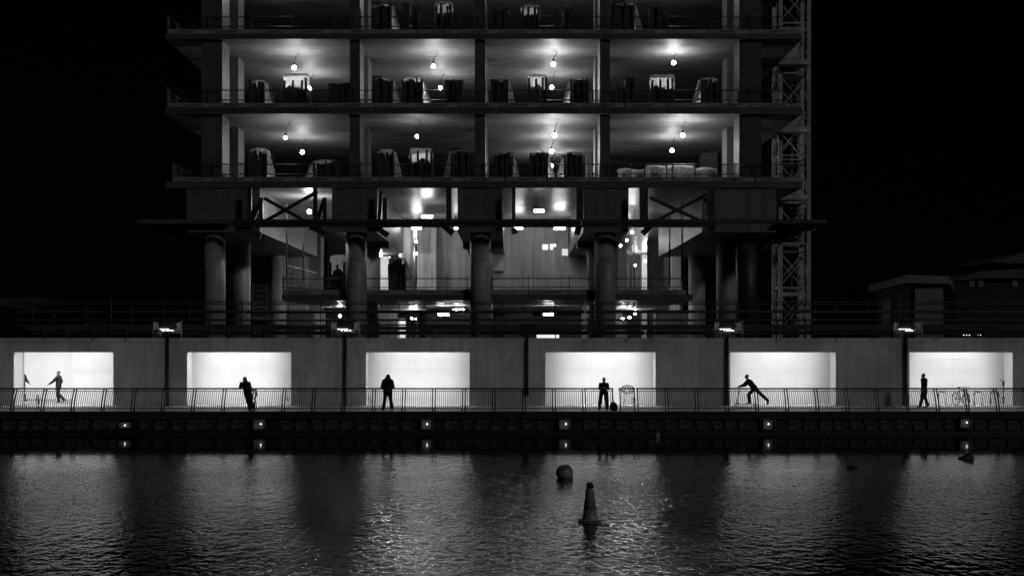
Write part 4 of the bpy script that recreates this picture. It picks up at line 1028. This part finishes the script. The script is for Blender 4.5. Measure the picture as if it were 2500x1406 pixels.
def props_on_path():
    # backpack
    t = thing('backpack', 'black backpack standing on the path beside the grey-haired man', 'backpack', (X(1498,60.9),.9,0))
    mb = MB(); mb.ball((0,0,.20),.20,.13,.21,14,10); mb.ball((0,0,.10),.22,.14,.12,14,8); mb.ball((-.01,0,.33),.13,.10,.10,12,8)
    remesh(mb,'bag',M['cloth'],.016,t,2)
    MB().ball((0,-.13,.14),.13,.05,.09,12,8).build('front_pocket', M['cloth'], t, True)
    MB().torus((0,0,.43),.035,.010,n=14,m=6).build('grab_loop', M['rubber'], t)
    MB().tube([(.16,0,.30),(.24,0,.26),(.21,0,.08)],.014,6).build('strap', M['rubber'], t)
    def net(label, px, d, cx, cz, rx, rz_, foot, handle_tilt):
        t = thing('landing_net', label, 'landing net', (X(px,d),d-60,0))
        rt = Matrix.Rotation(R(-18),3,'X')
        MB().torus((cx,-.08,cz),rx,.022,n=28,m=6,rot=rt @ Matrix.Diagonal((1,1,rz_/rx))).build('hoop', M['rubber'], t, True)
        MB().tube([(cx-.1*(1 if foot<cx else -1)*1.1,-.06,cz-rz_*.93),(foot,.22,.02)],.014,6).build('handle', M['rubber'], t)
        mb = MB(); n = 20
        for k, (f, dp) in enumerate(((.98,.0),(.85,.09),(.6,.16),(.25,.20))):
            for i in range(n):
                a = 2*PI*i/n; q = rt @ Vector((rx*f*math.cos(a), dp, rz_*f*math.sin(a)))
                mb.v.append((cx+q.x+random.uniform(-.01,.01), -.08+q.y, cz+q.z))
        for k in range(3):
            for i in range(n):
                if (i+k) % 2: mb.f.append((k*n+i,k*n+(i+1)%n,(k+1)*n+(i+1)%n,(k+1)*n+i))
        mb.build('mesh_bag', M['hair'], t)
    net('round landing net on a long handle propped against the gate', 1532, 60.55, 0, 1.06, .32, .21, -.20, 0)
    net('smaller landing net hanging at the railing right of the leaning woman', 619, 60.6, .0, .82, .18, .24, .10, 0)
    t = thing('fishing_rod', 'thin fishing rod held up by the leaning woman\'s right hand', 'fishing rod', (X(614,61),.9,1.12))
    MB().tube([(0,0,-.1),(.05,-.3,.3),(.07,-.5,.42)],.008,5,.003).build('blank', M['rubber'], t)
    MB().tube([(-.01,.05,-.18),(0,0,-.06)],.014,6).build('handle', M['rubber'], t)
    # cycle stands
    hoop = MB().tube([(-.0,-.3,0),(0,-.3,.62),(0,-.22,.72),(0,.22,.72),(0,.3,.62),(0,.3,0)],.028,8).mesh('cycle_stand', M['rail'], True)
    for px, d, rz, lab in ((92,61.4,12,'small hoop stand near the railing in front of the leftmost recess'),(2300,65.5,20,'hoop stand left of the parked bicycle'),(2388,65.5,20,'hoop stand just right of the parked bicycle'),(2428,65.5,20,'hoop stand left of the thin post')):
        o = put('cycle_stand', hoop, None, (X(px,d),d-60,0), (0,0,R(rz))); tag(o, lab, 'cycle stand', 'hoop stands on the path')
    # thin post with a box
    t = thing('slim_post', 'thin post with a small dark box and a bird-like arm on top, rightmost recess', 'post', (X(2450,65.2),5.2,0))
    MB().tube([(0,0,0),(0,0,1.05)],.022,8).build('shaft', M['rail'], t); MB().box(-.045,.045,-.045,.045,1.05,1.30).build('box', M['rail'], t)
    MB().tube([(-.05,0,1.25),(-.12,0,1.38),(-.22,0,1.31)],.022,6).build('arm', M['rail'], t); MB().box(-.1,.06,-.03,.03,.42,.47).build('clip', M['rail'], t)
    # bicycle
    t = thing('bicycle', 'dark bicycle parked at an angle in the rightmost recess', 'bicycle', (X(2346,65.2),5.2,0), R(-80))
    r = .34; w = MB().torus((0,0,0),r,.024,n=32,m=6)
    tyre = w.mesh('tyre', M['rubber'], True)
    sp = MB()
    for k in range(12): a = 2*PI*k/12; sp.tube([(0,0,0),(r*math.cos(a),0,r*math.sin(a))],.004,3)
    sp = sp.mesh('spokes', M['steel'])
    hub = MB().tube([(0,-.04,0),(0,.04,0)],.028,8).mesh('hub', M['steel'])
    for x in (-.52,.52):
        wv = put('wheel', MB().torus((0,0,0),r-.026,.010,n=32,m=5).mesh('wheel', M['steel'], True), t, (x,0,r)); put('tyre', tyre, wv); put('spokes', sp, wv); put('hub', hub, wv)
    bb = (-.05,0,.29); st = (-.20,0,.80); hs = (.36,0,.84); hb = (.40,0,.70)
    f = MB().tube([bb,st],.018,7).tube([st,hs],.018,7).tube([bb,hb],.021,7).tube([(-.52,.03,r),bb],.011,6).tube([(-.52,-.03,r),bb],.011,6).tube([(-.52,.03,r),st],.010,6).tube([(-.52,-.03,r),st],.010,6).tube([hs,hb],.022,7)
    f.build('frame', M['rail'], t)
    MB().tube([hb,(.46,.035,.5),(.52,.05,r)],.013,6).tube([hb,(.46,-.035,.5),(.52,-.05,r)],.013,6).build('fork', M['rail'], t)
    MB().tube([hs,(.35,0,1.0)],.014,6).tube([(.38,-.28,1.02),(.36,0,1.02),(.38,.28,1.02)],.013,6).build('handlebar', M['rail'], t)
    MB().tube([st,(-.22,0,.94)],.013,6).ball((-.22,0,.96),.13,.07,.035,12,8).build('saddle', M['rubber'], t, True)
    MB().torus(bb,.095,.008,n=20,m=5).build('chainring', M['steel'], t)
    MB().tube([bb,(.08,.09,.18)],.010,5).box(.05,.13,.06,.14,.165,.185).tube([bb,(-.18,-.09,.40)],.010,5).box(-.23,-.15,-.14,-.06,.39,.41).build('crank', M['steel'], t)
props_on_path()

# ------------------------------------------------------------------ things afloat
def afloat():
    d = 41; t = thing('round_buoy', 'large grey spherical buoy floating left of the cone', 'buoy', (X(1378.5,d),d-60,-1.11))
    MB().ball((0,0,.165),.285,nu=28,nv=18).build('float', M['buoy'], t, True)
    MB().torus((.16,-.12,.02),.09,.035,n=16,m=8,rot=Matrix.Rotation(R(35),3,'Z')).build('mooring_ring', M['buoydark'], t, True)
    MB().tube([(.2,-.1,.0),(.25,-.16,-.1)],.03,6).build('shackle', M['buoydark'], t)
    d = 31.1; t = thing('cone_buoy', 'dark cone-shaped marker buoy with a small top light, nearest the camera', 'buoy', (X(1440,d),d-60,-1.11))
    MB().lathe([(.24,-.12),(.30,-.02),(.295,.03),(.245,.055),(.205,.085),(.19,.13),(.165,.30),(.152,.305),(.150,.33),(.162,.335),(.105,.80),(.09,.835)],(0,0,0),28).build('body', M['buoy'], t, True)
    MB().lathe([(.06,.837),(.085,.87),(.095,.91),(.085,.955),(.06,.985),(.03,1.0)],(0,0,0),16).build('top_light', M['buoydark'], t, True)
    MB().torus((0,0,.02),.27,.03,n=28,m=6,rot=Matrix.Rotation(R(90),3,'X')).build('collar', M['buoydark'], t, True)
    d = 57.9; t = thing('small_buoy', 'small pale ball buoy close under the quay wall', 'buoy', (X(1604,d),d-60,-1.11))
    MB().ball((0,0,.09),.15,nu=20,nv=14).build('float', M['buoy'], t, True); MB().torus((0,0,.25),.03,.01,n=12,m=5).build('eye', M['buoydark'], t)
    d = 47.5; t = thing('wedge_float', 'dark wedge-shaped float tilted in the bright reflection at the right', 'float', (X(2360,d),d-60,-1.11))
    mb = MB(); mb.hexa([(-.30,-.16,-.06),(.26,-.18,-.08),(.26,.18,-.08),(-.30,.16,-.06),(-.31,-.05,.04),(.20,-.12,.30),(.20,.12,.30),(-.31,.05,.04)])
    remesh(mb,'hull',M['buoydark'],.02,t,3)
    MB().tube([(.18,0,.27),(.22,0,.33)],.02,6).build('lug', M['buoydark'], t)
    d = 4.59*3000/312; t = thing('drum_float', 'barely visible dark drum float left of the wedge float', 'float', (X(2080,d),d-60,-1.11))
    MB().lathe([(.10,-.08),(.17,-.06),(.18,.06),(.15,.10)],(0,0,0),18).build('hull', M['buoydark'], t, True); MB().torus((0,0,.12),.04,.012,n=12,m=5).build('eye', M['buoydark'], t)
afloat()
bpy.context.view_layer.update()
